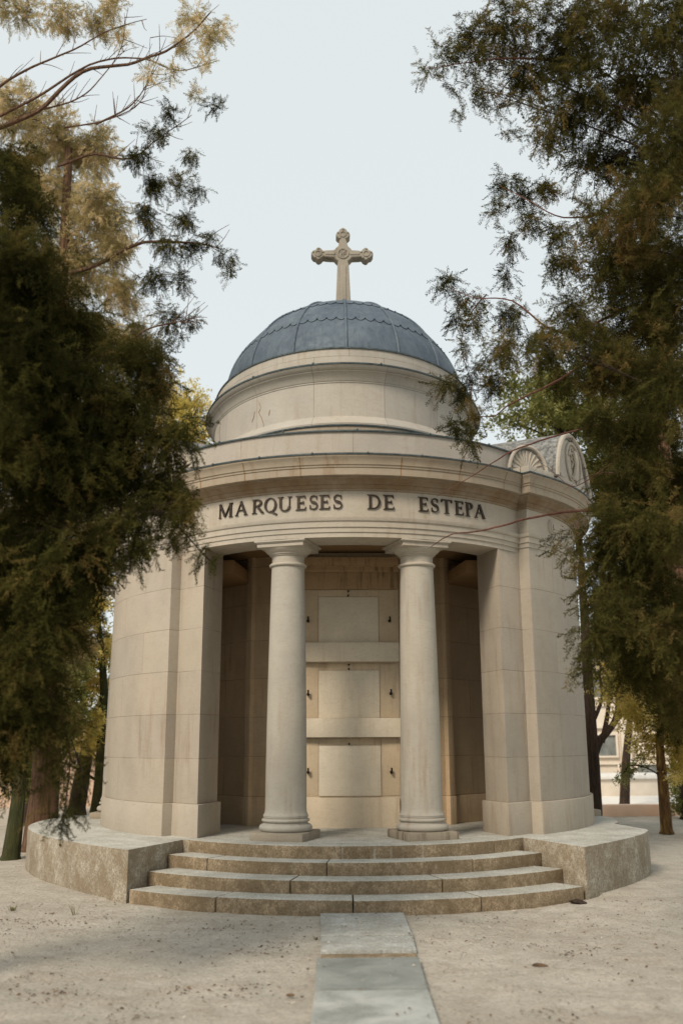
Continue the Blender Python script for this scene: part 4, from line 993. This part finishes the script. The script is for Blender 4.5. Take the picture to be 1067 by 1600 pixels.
rb2 = PB([(1000, 1090, 40, 22), (1045, 1080, 40, 30), (985, 1120, 20, 16), (1010, 1150, 26, 20), (1050, 1130, 30, 26), (1060, 1010, 40), (1000, 1030, 40, 26), (1060, 1200, 14, 24), (1060, 1150, 24, 40), (1000, 1100, 50, 26), (960, 1080, 30, 24)], 3.4, 1.2, .5)
bp = at(1042, 1310, 3.2); bp.z = 0
def rb2x(e):
    C, D, S_, K = blob_fronds(PB([(980, 1198, 14, 6), (972, 1212, 8, 10), (1000, 1190, 10, 6)], 3.2, 1, .1), .5, .16, [3, 4], .5); crown_mesh('low_spray', C, D, S_, K, m_folive, e)
    bm = bmesh.new(); pts = smooth_path([at(x, y, 3.2) for x, y in ((1035, 1215), (1010, 1200), (985, 1196), (970, 1212))], 4); tube(bm, pts, .014, 5); from_bm('twig', bm, m_barkd, e, 60)
tree('broadleaf_tree', 'small tree with trunk coloured yellow-brown as sunlit right of the podium', 'tree', rb2,
     [bp, at(1036, 1240, 3.2), at(1030, 1160, 3.2), at(1035, 1080, 3.2), at(1040, 950, 3.2)], .115, m_fsungold, m_barko, .5, .26, [3, 4], .2, 'trees behind the mausoleum', .03, rb2x)
bp = at(1075, 1300, 6.5); bp.z = 0
tree('broadleaf_tree', 'dark shrubby tree half cut off by the right edge behind the yellow-brown trunk', 'tree', PB([(1060, 1200, 26, 34), (1075, 1130, 40, 60), (1055, 1060, 40, 50), (1010, 1040, 40, 30), (1070, 960, 50), (1060, 1250, 16, 20)], 6.5, 1.3, .5),
     [bp, at(1068, 1220, 6.5), at(1062, 1120, 6.5), at(1065, 980, 6.5)], .14, m_folive, m_barkd, .5, .3, [3, 4], .1, 'trees behind the mausoleum', .03)
bp = at(975, 1262, 10); bp.z = 0
tree('broadleaf_tree', 'leafy tree in sunlit gold leaf colour far behind between the dark and the yellow trunks', 'tree', PB([(985, 1090, 26, 20), (960, 1050, 30, 26), (1000, 1060, 30), (1020, 1110, 26, 20), (950, 1000, 30), (990, 1000, 40)], 10, 1.4, 1),
     [bp, at(978, 1180, 10), at(985, 1100, 10), at(985, 1000, 10)], .13, m_fsungold, m_barkd, .5, .34, [3, 4], .1, 'trees behind the mausoleum', .03)
bp = at(45, 1270, 6); bp.z = 0
tree('broadleaf_tree', 'low dark leafy tree filling the gap between the trunks on the left', 'tree', PB([(20, 1140, 50, 50), (70, 1150, 40, 40), (110, 1120, 40, 40), (40, 1060, 60, 50), (100, 1040, 50), (20, 1210, 30, 26), (75, 1200, 26, 22)], 5.5, 1.3, .6),
     [bp, at(48, 1200, 6), at(55, 1120, 6), at(60, 1040, 6)], .12, m_folive, m_barkd, .5, .3, [3, 4], .1, 'trees behind the mausoleum', .03)
# dense dark cypress filling behind on the right
rb3 = PB([(1040, 600, 70), (980, 560, 60), (1040, 480, 70), (1000, 400, 60), (1050, 300, 70), (1050, 720, 60), (1040, 850, 60), (1050, 980, 60), (930, 520, 40), (1000, 760, 50), (1060, 150, 60), (960, 840, 40, 50), (990, 920, 50, 60), (1030, 1050, 50, 50), (970, 1000, 34, 44), (1050, 1120, 36, 40), (1000, 1060, 34, 34), (950, 760, 36, 40)], 2.5, 1.4, .8)
bp = at(1100, 1300, 2.5); bp.z = 0
tree('cypress_tree', 'dense green cypress in the middle distance at the right edge', 'tree', rb3,
     [bp, bp+Vector((0, 0, 3)), bp+Vector((-.1, 0, 6)), bp+Vector((-.2, 0, 12))], .25, m_fdark2, m_bark, .8, .26, [0, 1, 2], .3, GT, .05)

# ------------------------------------------------------------------ background buildings and tombs
bm = bmesh.new(); box(bm, (-9.3, 12, .95), (9.0, .35, 2.6), 0, 0, .02)
wl = tag(from_bm('garden_wall', bm, m_rose, None, 20), 'plain rose-coloured wall behind the trees on the left', 'wall')
bm = bmesh.new(); box(bm, (-9.3, 12, 2.29), (9.1, .5, .12), 0, 0, .02); from_bm('coping', bm, m_pale, wl, 20)
col = empty('columbarium', (13, 21, 0), 'pale cemetery niche building seen through the trunks on the right', 'building')
bm = bmesh.new(); box(bm, (15, 22.5, 2.6), (18, 3, 5.2), 0, 0, .03); from_bm('wall', bm, m_pale, col, 20)
bm = bmesh.new(); box(bm, (15, 22.3, 5.3), (18.6, 3.8, .25), 0, 0, .03); from_bm('cornice', bm, m_white, col, 20)
for i in range(9):
    x = 7.0+i*1.9
    bm = bmesh.new(); box(bm, (x, 20.93, 2.4), (.36, .22, 4.8), 0, 0, .02); from_bm('pilaster', bm, m_pale, col, 20)
    for j in range(4):
        z = .45+j*1.05
        bm = bmesh.new()
        for q in ((x+.95, z+.40, 1.3, .07), (x+.95, z-.40, 1.3, .07), (x+.33, z, .07, .73), (x+1.57, z, .07, .73)): box(bm, (q[0], 20.94, q[1]), (q[2], .12, q[3]), 0, 0, .008)
        box(bm, (x+.95, 20.98, z), (1.16, .02, .72), 0, 1)
        f_ = from_bm('burial_recess', bm, [m_pale, m_slate if (i+j) % 2 == 0 else m_pale], col, 20)
def tomb(x, y, w_, d_, h_, lab, rz=0):
    e = empty('tomb', (x, y, 0), lab, 'tomb', 'low tombs beyond the trees')
    bm = bmesh.new(); box(bm, (x, y, h_/2-.05), (w_, d_, h_+.1), rz, 0, .02); from_bm('base', bm, m_pale, e, 20)
    bm = bmesh.new(); box(bm, (x, y, h_+.055), (w_+.2, d_+.2, .13), rz, 0, .03); from_bm('lid', bm, m_white, e, 20)
tomb(8.9, 15.5, 2.6, 1.5, .55, 'pale stone tomb with grey lid in front of the niche building', R(8))
tomb(6.9, 17.2, 1.8, 1.2, .38, 'lower flat tomb partly behind the dark trunk', R(-4))
tomb(12.4, 13.4, 1.4, 1.6, .5, 'white tomb behind the yellow-brown trunk', R(12))
mk = empty('grave_marker', (7.35, 7.2, 0), 'small rose stone marker at the edge of the ground coloured pale as sunlit', 'grave marker')
bm = bmesh.new(); box(bm, (7.35, 7.2, .24), (.13, .12, .46), 0, 0, .02); from_bm('post', bm, m_rose, mk, 20)
bm = bmesh.new(); box(bm, (7.35, 7.2, .5), (.22, .16, .09), 0, 0, .02); from_bm('cap', bm, m_rose, mk, 20)
tp_ = empty('grave_kerb', (8.5, 8.3, 0), 'low rose stone grave kerb behind the podium on the right', 'grave kerb')
bm = bmesh.new(); box(bm, (8.3, 7.6, .10), (5.2, .3, .3), R(3), 0, .02); from_bm('kerb_stone', bm, m_rose, tp_, 20)

print('TRIS', sum(len(o.data.polygons) for o in bpy.data.objects if o.type == 'MESH'))
